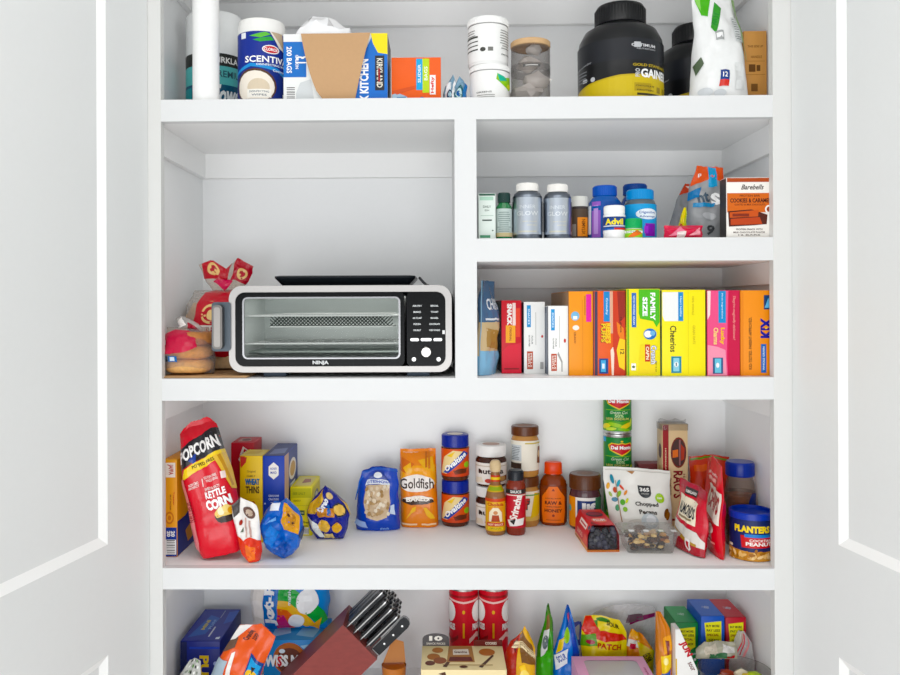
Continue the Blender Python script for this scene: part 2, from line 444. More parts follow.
# doors, each hinged on its face-frame edge and swung open
def door(name, hinge, ang, sgn):
    """sgn -1: left door. local x runs from the hinge to the free edge, local -y*sgn is the face seen from the middle"""
    W, Z0, Z1, TH = .71, .02, 2.48, .035
    mb = MB(); st = .163; e = .010; bw = .018
    zs = [(.14, .780), (1.008, 2.36)]
    # stiles and rails as a slab with two recessed panels
    def q(a, b, c, d, m): mb.add([a, b, c, d], [(0, 1, 2, 3)], m)
    X = [0, st, W - st, W]
    def face(y, s):
        # frame
        for x0, x1, z0, z1 in ((0, st, Z0, Z1), (W - st, W, Z0, Z1), (st, W - st, Z0, zs[0][0]), (st, W - st, zs[0][1], zs[1][0]), (st, W - st, zs[1][1], Z1)):
            q((x0, y, z0), (x1, y, z0), (x1, y, z1), (x0, y, z1), DOORW)
        for z0, z1 in zs:
            i = (st + bw, W - st - bw, z0 + bw, z1 - bw); yi = y - s * e
            o_ = [(st, y, z0), (W - st, y, z0), (W - st, y, z1), (st, y, z1)]; n_ = [(i[0], yi, i[2]), (i[1], yi, i[2]), (i[1], yi, i[3]), (i[0], yi, i[3])]
            for k in range(4): q(o_[k], o_[(k + 1) % 4], n_[(k + 1) % 4], n_[k], BEVEL_LIT)  # slopes painted whiter: the light they catch is put into the colour
            q(*n_, DOORW)
    face(TH / 2, 1); face(-TH / 2, -1)
    for a, b in (((0, Z0), (0, Z1)), ((W, Z0), (W, Z1)), ((0, Z0), (W, Z0)), ((0, Z1), (W, Z1))):
        q((a[0], -TH / 2, a[1]), (b[0], -TH / 2, b[1]), (b[0], TH / 2, b[1]), (a[0], TH / 2, a[1]), DOORW)
    o = mb.make(name, smooth=False, fixn=False); struct(o)
    d = math.radians(ang)
    o.location = (hinge[0], hinge[1], 0); o.rotation_euler = (0, 0, d)
    k = MB(); xk = W - .06
    for s in (1, -1):
        prof = [(.012, 0), (.012, .012), (.026, .022), (.028, .036), (.02, .046), (.0001, .048)]
        k.lathe(prof, mat('#b8b4aa', 'metal'), 24, xf=Matrix.Translation((xk, s * TH / 2, 1.0)) @ Matrix.Rotation(-s * PI / 2, 4, 'X'))
    kk = k.make('door_knob', o)
    return o
# direction from hinge towards the room: left (-.1856,-1), right (.15,-1)
HL = (-.6585, -.006); HR = (.785, -.006)
aL = math.degrees(math.atan2(-1, -.1856)); aR = math.degrees(math.atan2(-1, .15))
# the visible face must pass through the hinge point: shift by half the thickness outwards
def shift(h, a, s):
    a = math.radians(a); n = (-math.sin(a), math.cos(a)); return (h[0] + n[0] * s, h[1] + n[1] * s)
door('door_1', shift(HL, aL, -.0175), aL, -1)
door('door_2', shift(HR, aR, .0175), aR, 1)
for zz in (.35, 1.55, 2.3):
    for (h, s) in ((HL, -1), (HR, 1)):
        pass

# ================================================================== light
def area(name, loc, rot, sx, sy, power, col=(1, 1, 1)):
    l = bpy.data.lights.new(name, 'AREA'); l.shape = 'RECTANGLE'; l.size = sx; l.size_y = sy; l.energy = power; l.color = col
    o = bpy.data.objects.new(name, l); COL.objects.link(o); o.location = loc; o.rotation_euler = rot; return o
area('ceiling_light', (.05, -1.1, 2.70), (math.radians(10), 0, 0), 1.5, 1.0, 16, (1, .985, .96))
area('front_fill', (-.35, -2.8, .72), (math.radians(88), 0, math.radians(-6)), 2.3, 1.3, 52, (.985, .99, 1))  # added fill behind the camera, brightens the cupboard and lower shelves
w = bpy.data.worlds.new('world'); bpy.context.scene.world = w; w.use_nodes = True
w.node_tree.nodes['Background'].inputs['Color'].default_value = (.92, .965, 1, 1); w.node_tree.nodes['Background'].inputs['Strength'].default_value = 1.15
sc = bpy.context.scene
sc.view_settings.view_transform = 'Standard'; sc.view_settings.look = 'None'; sc.view_settings.exposure = -.46; sc.view_settings.gamma = 1.14
sc.cycles.max_bounces = 8; sc.cycles.transparent_max_bounces = 16; sc.cycles.use_denoising = True
# ================================================================== top shelf
A, M_, B, C_, D_ = SHZ['A'], SHZ['M'], SHZ['B'], SHZ['C'], SHZ['D']
def ctr(x0, x1, py, y): 
    a, b = U(x0, py, y)[0], U(x1, py, y)[0]; return (a + b) / 2, abs(b - a) / 2
def zt(px, py, y): return U(px, py, y)[1]

# plain white roll
x, r = ctr(193, 219, 60, .05)
mb = MB(); mb.lathe([(.012, .0), (r, .0), (r, .38), (.012, .38), (.012, 0)], mat('#f6f6f4', 'paper'), 40)
o = mb.make('paper_roll'); o.location = (x, .05, A + .0004); tag(o, 'tall narrow plain white paper roll standing in front of the wrapped towel roll', 'roll')
# wrapped towel roll
x, r = ctr(187, 243, 60, .215); h = zt(225, 9, .15) - A
t = root('towel_roll', (x, .215, A + .0004))
mb = MB(); mb.lathe([(.0001, 0), (r * .9, 0), (r, .008), (r, h - .012), (r * .93, h - .002), (.03, h), (.022, h - .012), (.0001, h - .012)], mat('#eff1f0', 'foil'), 40)
def rollfn(u, v): a = (u - .5) * PI; return (r * math.sin(a), -r * math.cos(a), .008 + (h - .02) * v)
art(mb, Surf(rollfn, 20, 1, PI * r, h - .02), [('r', 0, 0, 1, .47, '#5fb3b1'), ('r', 0, .47, 1, .6, '#1d1f1c'), ('t', 'KIRKLAND', .78, .533, .42, .06, '#f2f2ee'),
    ('t', 'PREMIUM', .76, .39, .40, .07, '#2c4a55'), ('r', 0, 0, 1, .28, '#20506b'), ('t', 'Towel', .74, .18, .38, .2, '#f1f6f4', 0, 2, .3), ('r', 0, .02, 1, .045, '#8fd0cc'),
    ('r', 0, .07, .3, .25, '#3a8f95')])
mb.make('wrapper', t); tag(t, 'large paper towel roll in white and teal printed wrapper in the top left corner', 'towel roll')
# wipes canister
x, r = ctr(238.5, 285.5, 60, .10); h = zt(262, 16, .045) - A
body = [(r * .93, 0), (r, .012), (r, h * .83)]
vessel('wipes_canister', 'dark blue wipes canister with coconut picture and white lid', 'canister', x, .10, A, body, mat('#e9e7e2', 'plastic'),
  lid=[(r * .985, h * .83), (r * 1.0, h * .84), (r * .99, h * .93), (r * .95, h * .985), (r * .7, h), (r * .4, h * .99)], lm=mat('#f1f0ec', 'plastic'), ribs=False,
  lab=(h * .015 + .01, r, h * .83, r), labm='#1b2c86', labops=[
    ('p', [(0, .40), (.35, .53), (.72, .47), (1, .30), (1, 0), (0, 0)], '#2f86cf'), ('p', [(0, .36), (.35, .48), (.72, .42), (1, .25), (1, 0), (0, 0)], '#182873'),
    ('e', .40, .19, .30, .26, '#4a2f20'), ('e', .40, .18, .27, .235, '#efe6d8'), ('e', .45, .17, .15, .13, '#d5c5ad'), ('r', .30, .02, .62, .14, '#f3efe6'),
    ('t', 'DISINFECTING', .46, .105, .26, .03, '#55606c'), ('t', 'WIPES', .46, .055, .2, .03, '#55606c'),
    ('p', [(.33, .93), (.55, .99), (.62, .96), (.48, .90)], '#63b34c'), ('p', [(.38, .87), (.62, .93), (.66, .88), (.48, .84)], '#3f9a46'), ('p', [(.60, 1), (.78, 1), (.83, .74), (.74, .78)], '#e5ded2'),
    ('p', [(.62, 1), (.80, 1), (.84, .78), (.79, .80)], '#b8a48c'), ('r', .2, .9, .28, .985, '#e6e8ee'),
    ('e', .62, .735, .12, .065, '#f3f3f3'), ('e', .62, .735, .105, .052, '#c5262e'), ('t', 'CLOROX', .62, .735, .19, .045, '#ffffff'),
    ('t', 'SCENTIVA', .58, .585, .62, .095, '#ffffff'), ('t', 'DISINFECTING WIPES', .66, .505, .46, .03, '#dfe9f5'), ('t', 'Coconut', .74, .43, .2, .035, '#dfe9f5'), ('r', .80, .05, .92, .1, '#f0f0f0')])
# bin-bag box with torn flap and liner
y = .045; bh = zt(330, 34, y) - A
x0 = U(283.5, 60, y)[0]; x1 = U(387.5, 60, y)[0]; W = x1 - x0; d = .13
t = root('bag_box', ((x0 + x1) / 2, y, A + .0004))
mb = MB(); mt = .0015; wc = mat('#eceeec', 'card'); bc = mat('#bf9468', 'paper')
mb.box((-W / 2, 0, 0), (W / 2, mt, bh), wc, face_mats={'back': bc}); mb.box((-W / 2, d - mt, 0), (W / 2, d, bh), wc)
mb.box((-W / 2, mt, 0), (-W / 2 + mt, d - mt, bh), wc); mb.box((W / 2 - mt, mt, 0), (W / 2, d - mt, bh), mat('#2c2f38')); mb.box((-W / 2 + mt, mt, 0), (W / 2 - mt, d - mt, mt), bc)
art(mb, Surf(lambda u, v: (-W / 2 + u * W, 0, v * bh), 1, 1, W, bh), [
    ('r', 0, .38, .22, .89, '#1f67bd'), ('t', '200 BAGS', .055, .63, .38, .05, '#ffffff', -90), ('t', '13', .185, .63, .10, .13, '#ffffff', 90), ('t', 'GALLON', .13, .60, .2, .03, '#ffffff', -90),
    ('p', [(.08, 0), (.30, 0), (.26, .35), (.16, .3)], '#cfd3d4')] + barcode(.02, .02, .12, .24, vertical=True) + [
    ('p', [(.55, 0), (1, 0), (1, .985), (.86, .985)], '#1c66c4'), ('p', [(.84, 1), (1, 1), (1, .70), (.91, .72), (.86, .86)], '#f3dc2c'), ('t', 'X KITCHEN', .775, .32, .62, .085, '#ffffff', 90, 2),
    ('r', .88, .18, .97, .68, '#20242c'), ('t', 'KIRKLAND', .925, .43, .42, .055, '#e8e2d2', -90), ('r', .91, .3, .93, .5, '#8c2b2e')])
mb.make('box', t)
fl = MB(); e = .002
P4 = [(-.29 * W, bh - .001), (.36 * W, bh + .002), (.20 * W, .008), (-.10 * W, .008)]
def off(px_, z): return -.0035 - .012 * math.sin(PI * min(max(z / bh, 0), 1)) 
gr = []
n = 8
pts = []
for j in range(n + 1):
    v = j / n; zz = .008 + (bh - .008) * v; xa = -.12 * W + (-.21 * W) * v ** .6; xb = .19 * W + (.15 * W) * v
    for i in range(7): pts.append((xa + (xb - xa) * i / 6, off(0, zz) - (.003 if i > 4 and v > .45 else 0), zz))
fs = [(j * 7 + i, j * 7 + i + 1, (j + 1) * 7 + i + 1, (j + 1) * 7 + i) for j in range(n) for i in range(6)]
fl.add(pts, fs, bc); fl.make('torn_flap', t)
lb = MB(); rr = random.Random(3); vs = []; nn = 12
for j in range(nn + 1):
    for i in range(nn + 1):
        u, v = i / nn, j / nn
        hh = .072 * math.sin(PI * u) ** .4 * math.sin(PI * v) ** .5 * (1.0 - .6 * abs(u - .42)) + .022 * noise.noise(Vector((u * 5, v * 5, 2))) + .010 * noise.noise(Vector((u * 13, v * 13, 5)))
        vs.append((-W * .46 + u * W * .64, .008 + v * (d - .02), bh - .012 + hh))
lb.add(vs, [(j * (nn + 1) + i, j * (nn + 1) + i + 1, (j + 1) * (nn + 1) + i + 1, (j + 1) * (nn + 1) + i) for j in range(nn) for i in range(nn)], mat('#f7f7f8', 'foil'))
lb.make('white_liner', t)
tag(t, 'blue and white box of bin bags torn open with brown cardboard flap and white liner', 'box')
# orange box
carton('freezer_bag_box', 'orange box with blue and lime stripes beside the torn bag box', 'box', 391.5, 441, .06, 57.5, A, .10, '#ec5a24', {
  'front': [('r', .50, .30, .63, .98, '#3aa0d8'), ('r', .63, .24, .77, .98, '#b5d334'), ('t', 'SLIDER', .565, .66, .4, .06, '#eaf6fb', 90), ('t', 'BAGS', .70, .66, .3, .07, '#f4fbdc', 90),
    ('p', [(.0, .0), (.40, 0), (.30, .16), (.12, .24), (0, .2)], '#a8c4d8'), ('p', [(.06, .02), (.22, .05), (.3, .16), (.1, .15)], '#4a7fae'), ('p', [(0, .28), (.5, .4), (.5, .34), (.1, .2)], '#d44a18'),
    ('r', .78, .2, .90, .62, '#f4f1ee'), ('t', 'Hefty', .84, .41, .36, .08, '#d8201f', 90, 2), ('e', .62, .07, .06, .08, '#2d5fb0'), ('e', .62, .07, .035, .05, '#e8eef4')],
  'right': [('r', .1, .1, .9, .9, '#d94f1e')]})
# crinkled zip bags
x, w = ctr(443, 467, 85, .085)
bag('zip_bag', 'small crinkled blue and white plastic packet between orange box and white tubs', 'bag', (x, .10, A), w * 2.0, zt(455, 73, .085) - A, .045, '#7fa2b8',
  [('p', [(.1, .1), (.35, .3), (.3, .75), (.1, .8)], '#e9f0f3'), ('e', .3, .35, .12, .16, '#1e3c63'), ('e', .3, .35, .07, .09, '#a8d3e2'), ('e', .68, .42, .2, .28, '#1d5a63'), ('e', .68, .42, .13, .2, '#bfe0e2'), ('e', .66, .42, .08, .12, '#1f5aa0'),
   ('p', [(.8, .1), (1, .1), (1, .9), (.88, .8)], '#2c70b4'), ('r', .38, .1, .46, .9, '#f2f5f6')], outline=[(0, -.5, .5), (.5, -.5, .45), (.8, -.4, .5), (1, -.25, .35)], top=[(0, .8), (.3, 1), (.5, .75), (.75, .95), (1, .8)], seed=4, amp=.007, zs=A)
# two white tubs
for nm, a, b, pt, zb, lab, ops in (
    ('lower', 469.5, 510, 63, A, 'white supplement tub with green leaf print, lower one of the stack', [
      ('p', [(.62, .92), (.78, .8), (.92, .86), (1, .55), (.86, .4), (.72, .55), (.60, .72)], '#8cc63f'), ('p', [(.62, .9), (.74, .84), (.82, .72), (.66, .66)], '#3fae8f'), ('p', [(.84, .62), (.98, .6), (.9, .44), (.8, .5)], '#d6de4a'),
      ('t', 'GREENS', .40, .31, .26, .05, '#4a4a48')] + lines(.43, .2, .3, 3, .06, .022, '#8d8d8a', 2)),
    ('upper', 467.5, 508.5, 15, None, 'white supplement tub with grey printed table, upper one of the stack', [
      ('r', .02, .30, .34, .34, '#33352f'), ('r', .02, .42, .34, .45, '#33352f'), ('r', .02, .53, .34, .56, '#33352f'), ('r', .02, .64, .34, .69, '#33352f'), ('e', .42, .31, .045, .06, '#3c3c38'), ('r', .50, .26, .58, .37, '#6b6b67')]
      + lines(.18, .84, .3, 3, .07, .02, '#666864', 4) + lines(.82, .84, .26, 8, .07, .022, '#777874', 5) + [('t', 'PROTEIN', .82, .19, .2, .045, '#33352f')])):
    x, r = ctr(a, b, 60, .10)
    if zb is None: zb = topz
    h = zt(489, pt, .052) - zb
    vessel('supplement_tub', lab, 'tub', x, .10, zb, [(r * .93, 0), (r * .97, .006), (r * .97, h * .83), (r * .9, h * .86)], mat('#efefed', 'plastic'),
      lid=[(r * .98, h * .85), (r, h * .86), (r, h * .97), (r * .96, h)], lm=mat('#f6f6f4', 'plastic'), lab=(h * .05, r * .975, h * .82, r * .975), labm='#f2f2f0', labops=ops, group='white supplement tubs')
    topz = zb + h + .0006
# glass jar with wooden lid
x, r = ctr(511, 550, 65, .10); h = zt(530, 37, .055) - A
def jx(t):
    mb = MB()
    for k, (dx, dz, s) in enumerate(((-.01, .02, .036), (.012, .05, .030), (-.006, .09, .028), (.008, .125, .02))): mb.blob((dx, 0, dz + .012), (s, s * .8, s * .62), mat('#e8e3df', 'foil'), k + 2, .5)
    o_ = mb.make('contents', t)
vessel('glass_jar', 'round clear glass jar with light wooden lid and white packets inside', 'jar', x, .10, A, [(r * .92, 0), (r, .008), (r, h * .90), (r * .94, h * .92)], clear('clear_glass', '#e9e6e4', .16),
  lid=[(r * .9, h * .90), (r * 1.02, h * .915), (r * 1.02, h * .985), (r * .97, h)], lm=mat('#c9a070', 'wood'), ribs=False, extra=jx,
  lab=(h * .5, r * 1.0, h * .62, r * 1.0), labm=clear('clear_glass', '#e9e6e4', .16), labops=[('r', .38, .45, .66, .8, '#4c4b49'), ('r', .42, .58, .62, .68, '#c9c6c2')])
# two big black tubs
def bigtub(cx, y, lab):
    r = .101; h = .250
    body = [(r * .92, 0), (r * .985, .01), (r, .03), (r, .130), (r * .965, .158), (r * .84, .182), (r * .62, .195), (r * .56, .198), (r * .56, .206)]
    return vessel('protein_tub', lab, 'tub', cx, y, A, body, mat('#0d0e10', 'plastic'),
      lid=[(r * .58, .198), (r * .595, .200), (r * .585, .237), (r * .54, .245), (r * .3, .246)], lm=mat('#0b0c0e', 'plastic'), group='black protein tubs', seg=48,
      lab=(.008, r * .99, .143, r * .998), labm='#14161b', labops=[
        ('p', [(0, 0), (1, 0), (1, .36), (.75, .40), (.5, .38), (.25, .30), (0, .18)], '#b89c1e'), ('p', [(0, 0), (1, 0), (1, .33), (.75, .37), (.5, .35), (.25, .27), (0, .15)], '#c7ac22'),
        ('t', 'OPTIMUM', .68, .88, .2, .05, '#cfd0d2'), ('r', .60, .84, .65, .93, '#b8babd'), ('t', 'NUTRITION', .70, .82, .16, .025, '#9fa1a4'),
        ('t', 'GOLD STANDARD', .76, .545, .34, .045, '#b9a13a'), ('t', 'PRO', .625, .41, .14, .035, '#c4c6c8', 90), ('t', 'GAINER', .80, .41, .30, .15, '#f3f4f4', 0, 2),
        ('r', .60, .10, .74, .24, '#a78c18'), ('t', 'CHOCOLATE', .69, .19, .16, .03, '#2d260d'), ('t', 'PROTEIN', .69, .12, .14, .025, '#2d260d'), ('r', .62, .03, .92, .07, '#332b12'),
        ('r', .80, .1, .84, .2, '#8f7816'), ('r', .88, .1, .92, .2, '#8f7816'),
        ('t', 'Protein powder', .16, .62, .24, .045, '#8c8e92', 8), ('r', .18, .34, .23, .40, '#b5b6ba'), ('e', .29, .36, .02, .04, '#b5b6ba')] + lines(.16, .52, .18, 4, .055, .016, '#74777b', 9) + lines(.1, .1, .12, 2, .05, .02, '#7c6a1b', 8))
x, _ = ctr(577.5, 663, 60, .135); bigtub(x, .135, 'large black screw-top powder tub with gold band, fully in view')
x, _ = ctr(661, 741, 60, .285); bigtub(x - .012, .285, 'large black powder tub half hidden behind the white and green pouch')
# white and green pouch
x, w = ctr(690, 750, 90, .075); hh = .275
bag('powder_pouch', 'tall white pouch with green top leaning against the black tub', 'pouch', (x, .085, A), 2 * w, hh, .085, '#eff0ef', [
  ('p', [(.02, 1), (.58, 1), (.42, .88), (.28, .72), (.16, .74), (.08, .86)], '#4fae35'), ('p', [(.02, 1), (.25, 1), (.16, .78), (.10, .84)], '#8fd26b'), ('p', [(.50, .86), (.62, .80), (.40, .56), (.30, .62)], '#3f8f3a'),
  ('t', 'NUT', .45, .70, .26, .07, '#2f7f35', 62, 2), ('r', .38, .50, .54, .58, '#9a9d9c'), ('r', .40, .52, .52, .56, '#f2f2f2'),
  ('r', .42, .14, .58, .23, '#2c3f7d'), ('r', .42, .10, .58, .15, '#d23b34'), ('t', '12', .50, .19, .08, .04, '#ffffff'), ('p', [(.02, .30), (.12, .36), (.16, .30), (.06, .20)], '#4b5a44'),
  ('e', .22, .06, .12, .035, '#cfd3d6'), ('e', .45, .05, .1, .03, '#cfd3d6'), ('r', .70, .08, .86, .30, '#dcdedd'), ('r', .80, .5, .95, .72, '#c9cccb')] + lines(.86, .70, .12, 9, .023, .007, '#6d706f', 3) + [('r', .93, .35, 1, .9, '#7f9c6a')],
  outline=[(0, -.5, .5), (.25, -.46, .46), (.6, -.42, .36), (1, -.44, .2)], rot=(math.radians(-4), math.radians(1.0), 0), seed=11, amp=.008, zs=A)
# cardboard box in the corner
cb = carton('shipping_box', 'small brown cardboard box in the top right corner', 'box', .722, .776, .11, zt(757, 31, .11), A, .07, '#c4905c', px=False, arts={
  'front': [('t', 'THIS SIDE UP', .5, .80, .7, .03, '#6d4a2a'), ('t', 'HANDLE', .55, .66, .5, .035, '#7a5430'), ('r', .05, .6, .95, .605, '#8a6038'), ('r', .05, .42, .95, .425, '#8a6038'), ('r', .2, .46, .5, .56, '#5a3b20'), ('r', .55, .47, .72, .55, '#5a3b20'), ('r', .3, .2, .6, .3, '#6d4a2a')],
  'top': [('r', 0, .46, 1, .54, '#a87848')]})
# ================================================================== medicine shelf (right)
def Z(px, py, y): return U(px, py, y)[1]
carton('supplement_carton', 'slim pale green and white carton at the left end of the vitamin shelf', 'box', 478.6, 495.6, .05, 193.5, M_, .05, '#dfe9e2', {
  'front': [('r', 0, .96, 1, 1, '#1f4a38'), ('r', .05, .86, .9, .94, '#a8cdb8'), ('t', 'DAILY', .5, .72, .5, .05, '#4a5d52'), ('t', '50+', .5, .64, .3, .04, '#4a5d52'), ('r', .2, .41, .8, .44, '#2b3b33'), ('r', .1, .52, .9, .53, '#9fb7a9'), ('r', .05, .04, .7, .10, '#4f8a6a'), ('e', .85, .2, .05, .015, '#2b3b33')]})
x, r = ctr(496, 512, 215, .075); h = Z(504, 193, .07) - M_
vessel('vitamin_bottle', 'small dark green vitamin bottle beside the slim carton', 'bottle', x, .075, M_, [(r * .94, 0), (r, .004), (r, h * .70), (r * .6, h * .8), (r * .6, h * .83)], mat('#1f6b3a', 'gloss'),
  lid=[(r * .76, h * .79), (r * .78, h * .8), (r * .76, h * .98), (r * .7, h)], lm=mat('#1e3430', 'plastic'), lab=(h * .08, r, h * .66, r), labm='#b9c6c2', labops=lines(.5, .85, .6, 10, .075, .03, '#7b8a86', 3) + [('r', 0, .0, 1, .14, '#c8b98e')], group='small bottles on the vitamin shelf')
for k, (a, b, pt, cx_, lb, tx) in enumerate(((512.5, 542.3, 182.5, 0, 'silver supplement bottle with white cap, left one of the pair', ('INNER', 'GLOW')), (543.5, 571.5, 183.5, 0, 'silver supplement bottle with white cap, right one of the pair', ('INNER', 'GLOW')))):
    x, r = ctr(a, b, 215, .075); r *= .985; h = Z((a + b) / 2, pt, .05) - M_
    vessel('supplement_bottle', lb, 'bottle', x, .075, M_, [(r * .93, 0), (r, .005), (r, h * .76), (r * .9, h * .82), (r * .66, h * .855), (r * .66, h * .87)], mat('#6d7580', 'metal'),
      lid=[(r * .72, h * .86), (r * .74, h * .87), (r * .73, h * .985), (r * .68, h)], lm=mat('#f1efea', 'plastic'), labkind='metal', lab=(h * .10, r, h * .74, r), labm='#c4ccd6',
      labops=[('t', tx[0], .5, .74, .36, .10, '#e8edf2'), ('t', tx[1], .5, .56, .48, .12, '#f1f5f8'), ('t', 'MARINE COLLAGEN', .55, .34, .3, .03, '#e9e2c8'), ('t', 'DIETARY', .6, .24, .22, .03, '#e9e2c8'), ('r', .3, .05, .7, .09, '#d8d5c2'), ('r', .02, .08, .12, .9, '#49525e'), ('r', .88, .08, .97, .9, '#59616c')], group='silver supplement bottles')
x, r = ctr(570, 588, 215, .125); h = Z(579, 196, .1) - M_
vessel('pill_bottle', 'small dark pill bottle with orange label behind the silver bottles', 'bottle', x, .125, M_, [(r, 0), (r, h * .78)], mat('#3a3330', 'gloss'), lid=[(r * 1.02, h * .78), (r * 1.02, h)], lm=mat('#d9d9d2', 'plastic'),
  lab=(h * .05, r, h * .72, r), labm='#4a3c30', labops=[('r', .45, .1, .85, .72, '#e8862e'), ('t', 'VITAMIN', .66, .41, .5, .14, '#5a2a10', 90), ('r', .1, .1, .4, .5, '#8b8078')], group='small bottles on the vitamin shelf')
x, r = ctr(588.5, 621, 215, .115); h = Z(604, 185, .09) - M_
vessel('gummy_bottle', 'cobalt blue vitamin bottle with purple label behind the white painkiller bottle', 'bottle', x, .115, M_, [(r * .92, 0), (r, .006), (r, h * .62), (r * .93, h * .72), (r * .72, h * .80), (r * .66, h * .82)], mat('#1d4f9e', 'gloss'),
  lid=[(r * .70, h * .81), (r * .73, h * .82), (r * .72, h * .98), (r * .66, h)], lm=mat('#1a4fb4', 'plastic'), lab=(h * .06, r, h * .70, r * .97), labm='#2a4f98',
  labops=[('r', .22, 0, .42, 1, '#8f62b5'), ('r', .27, .1, .37, .9, '#b591d2'), ('r', .42, 0, .95, 1, '#234b99'), ('p', [(.5, .4), (.7, .6), (.9, .5), (.8, .3)], '#4f8fd6'), ('r', .05, .1, .2, .9, '#dfe6f0')], group='blue vitamin bottles')
x, r = ctr(603.5, 625, 225, .035); h = Z(614, 205.5, .02) - M_
vessel('painkiller_bottle', 'small white painkiller bottle with dark blue and yellow label', 'bottle', x, .035, M_, [(r * .94, 0), (r, .004), (r, h * .72), (r * .9, h * .76)], mat('#f1f1f0', 'plastic'),
  lid=[(r * .92, h * .75), (r * .94, h * .76), (r * .93, h * .98), (r * .86, h)], lm=mat('#f7f7f5', 'plastic'), lab=(h * .16, r, h * .68, r), labm='#f2f2f2', labops=[('r', 0, .30, 1, .95, '#1f3a78'), ('t', 'Advil', .5, .66, .56, .36, '#f4dd2a', 0, 2), ('r', .1, .38, .9, .44, '#d8dde8'), ('r', .5, .18, 1, .30, '#c8352f'), ('r', 0, .18, .5, .3, '#2b57a8')])
x, r = ctr(621, 651, 215, .215); h = Z(636, 183.5, .2) - M_
vessel('gummy_bottle', 'dark blue capped vitamin bottle standing at the back behind the light blue cap', 'bottle', x, .225, M_, [(r * .92, 0), (r, .006), (r, h * .66), (r * .7, h * .82)], mat('#173f8c', 'gloss'),
  lid=[(r * .76, h * .82), (r * .78, h * .83), (r * .77, h * .98), (r * .72, h)], lm=mat('#1d4aa2', 'plastic'), lab=(h * .06, r, h * .62, r), labm='#2a78c8', labops=[('r', .05, .2, .4, .6, '#46b24a')], group='blue vitamin bottles')
x, r = ctr(624, 656, 215, .105); h = Z(640, 189, .08) - M_
vessel('probiotic_bottle', 'clear vitamin bottle with light blue cap and blue purple label', 'bottle', x, .105, M_, [(r * .93, 0), (r, .006), (r, h * .68), (r * .88, h * .78), (r * .8, h * .8)], mat('#4d5a62', 'gloss'),
  lid=[(r * .80, h * .80), (r * .83, h * .81), (r * .82, h * .98), (r * .76, h)], lm=mat('#2a8bd0', 'plastic'), lab=(h * .05, r, h * .70, r), labm='#3c9ad8',
  labops=[('e', .66, .70, .24, .16, '#e9f3fa'), ('t', 'Digestive', .66, .74, .34, .10, '#2a5da8'), ('t', 'Advantage', .66, .62, .34, .08, '#2a5da8'), ('r', .60, .04, .84, .42, '#7d2fa8'), ('r', .58, .12, .66, .34, '#a34fc8'), ('r', .2, .1, .45, .4, '#5fb4e6')], group='blue vitamin bottles')
x, r = ctr(624.5, 642, 230, .028); h = Z(633, 218.5, .012) - M_
vessel('pill_bottle', 'tiny pill bottle with bright green cap at the shelf edge', 'bottle', x, .026, M_, [(r, 0), (r, h * .45), (r * .9, h * .5)], mat('#e9efe4', 'plastic'),
  lid=[(r * .95, h * .5), (r * .97, h * .52), (r * .95, h * .97), (r * .9, h)], lm=mat('#22a356', 'plastic'), lab=(h * .03, r, h * .46, r), labm='#8cc34a', labops=[('r', 0, .55, 1, .8, '#f2f6ee'), ('p', [(.3, .1), (.62, .9), (.85, .5), (.5, .05)], '#e2672a'), ('t', 'ECHINACEA', .5, .68, .6, .2, '#2a6b30')])
# snack pouches
x, w = ctr(668, 694, 215, .22)
bag('snack_pouch', 'grey and red foil pouch leaning at the back left of the larger grey pouch', 'pouch', (x - .002, .235, M_), .066, .150, .04, '#8b8d90', [
  ('p', [(0, 1), (1, 1), (1, .84), (.5, .88), (0, .78)], '#d24a36'), ('p', [(.1, .95), (.6, .98), (.5, .9)], '#efe4df'), ('t', 'nut', .45, .42, .42, .12, '#e6e9ec', 70), ('p', [(.6, .4), (1, .55), (1, .3), (.7, .25)], '#8a2433'), ('r', .7, .6, .9, .8, '#c7c9cc')],
  outline=[(0, -.5, .5), (.7, -.4, .5), (1, -.2, .42)], rot=(math.radians(-5), math.radians(13), 0), seed=3, zs=M_, group='grey snack pouches')
x, w = ctr(691, 722, 215, .12)
bag('snack_pouch', 'large grey foil pouch with orange red top and white letter S', 'pouch', (x - .006, .135, M_), .084, .178, .05, '#8f9193', [
  ('p', [(0, 1), (1, 1), (1, .80), (.6, .84), (.02, .70)], '#e0532c'), ('p', [(.45, 1), (.7, .98), (.78, .74), (.5, .70)], '#3b9ad0'), ('t', 'p', .2, .86, .12, .06, '#f4efe8', 20), ('t', 'S', .74, .56, .30, .17, '#ffffff', 10, 3), ('t', 'nt', .36, .55, .35, .14, '#3d4d5c', 15, 2),
  ('p', [(0, .62), (.3, .7), (.25, .55), (0, .5)], '#2f6fa8'), ('p', [(.1, .46), (.75, .5), (.7, .44), (.1, .4)], '#3f86b8'), ('t', '9', .62, .12, .22, .13, '#2b2d30', 0, 2), ('r', .08, .1, .3, .16, '#3ba0c8'), ('e', .55, .3, .2, .05, '#a9abae')],
  outline=[(0, -.5, .5), (.7, -.5, .48), (1, -.36, .36)], rot=(math.radians(-4), math.radians(7), 0), seed=6, zs=M_, group='grey snack pouches')
x, w = ctr(664, 702, 230, .035)
bag('candy_packet', 'red candy packet lying flat at the front of the vitamin shelf', 'packet', (x, .035, M_), .086, .030, .038, '#d8304a', [('p', [(.1, .2), (.4, .9), (.5, .3)], '#f08aa0'), ('p', [(.6, .2), (.9, .8), (.9, .3)], '#f2a4b0'), ('r', .3, .1, .5, .5, '#f4e6e2')], mode='pillow', seed=8, amp=.006, zs=M_, nu=16, nv=10)
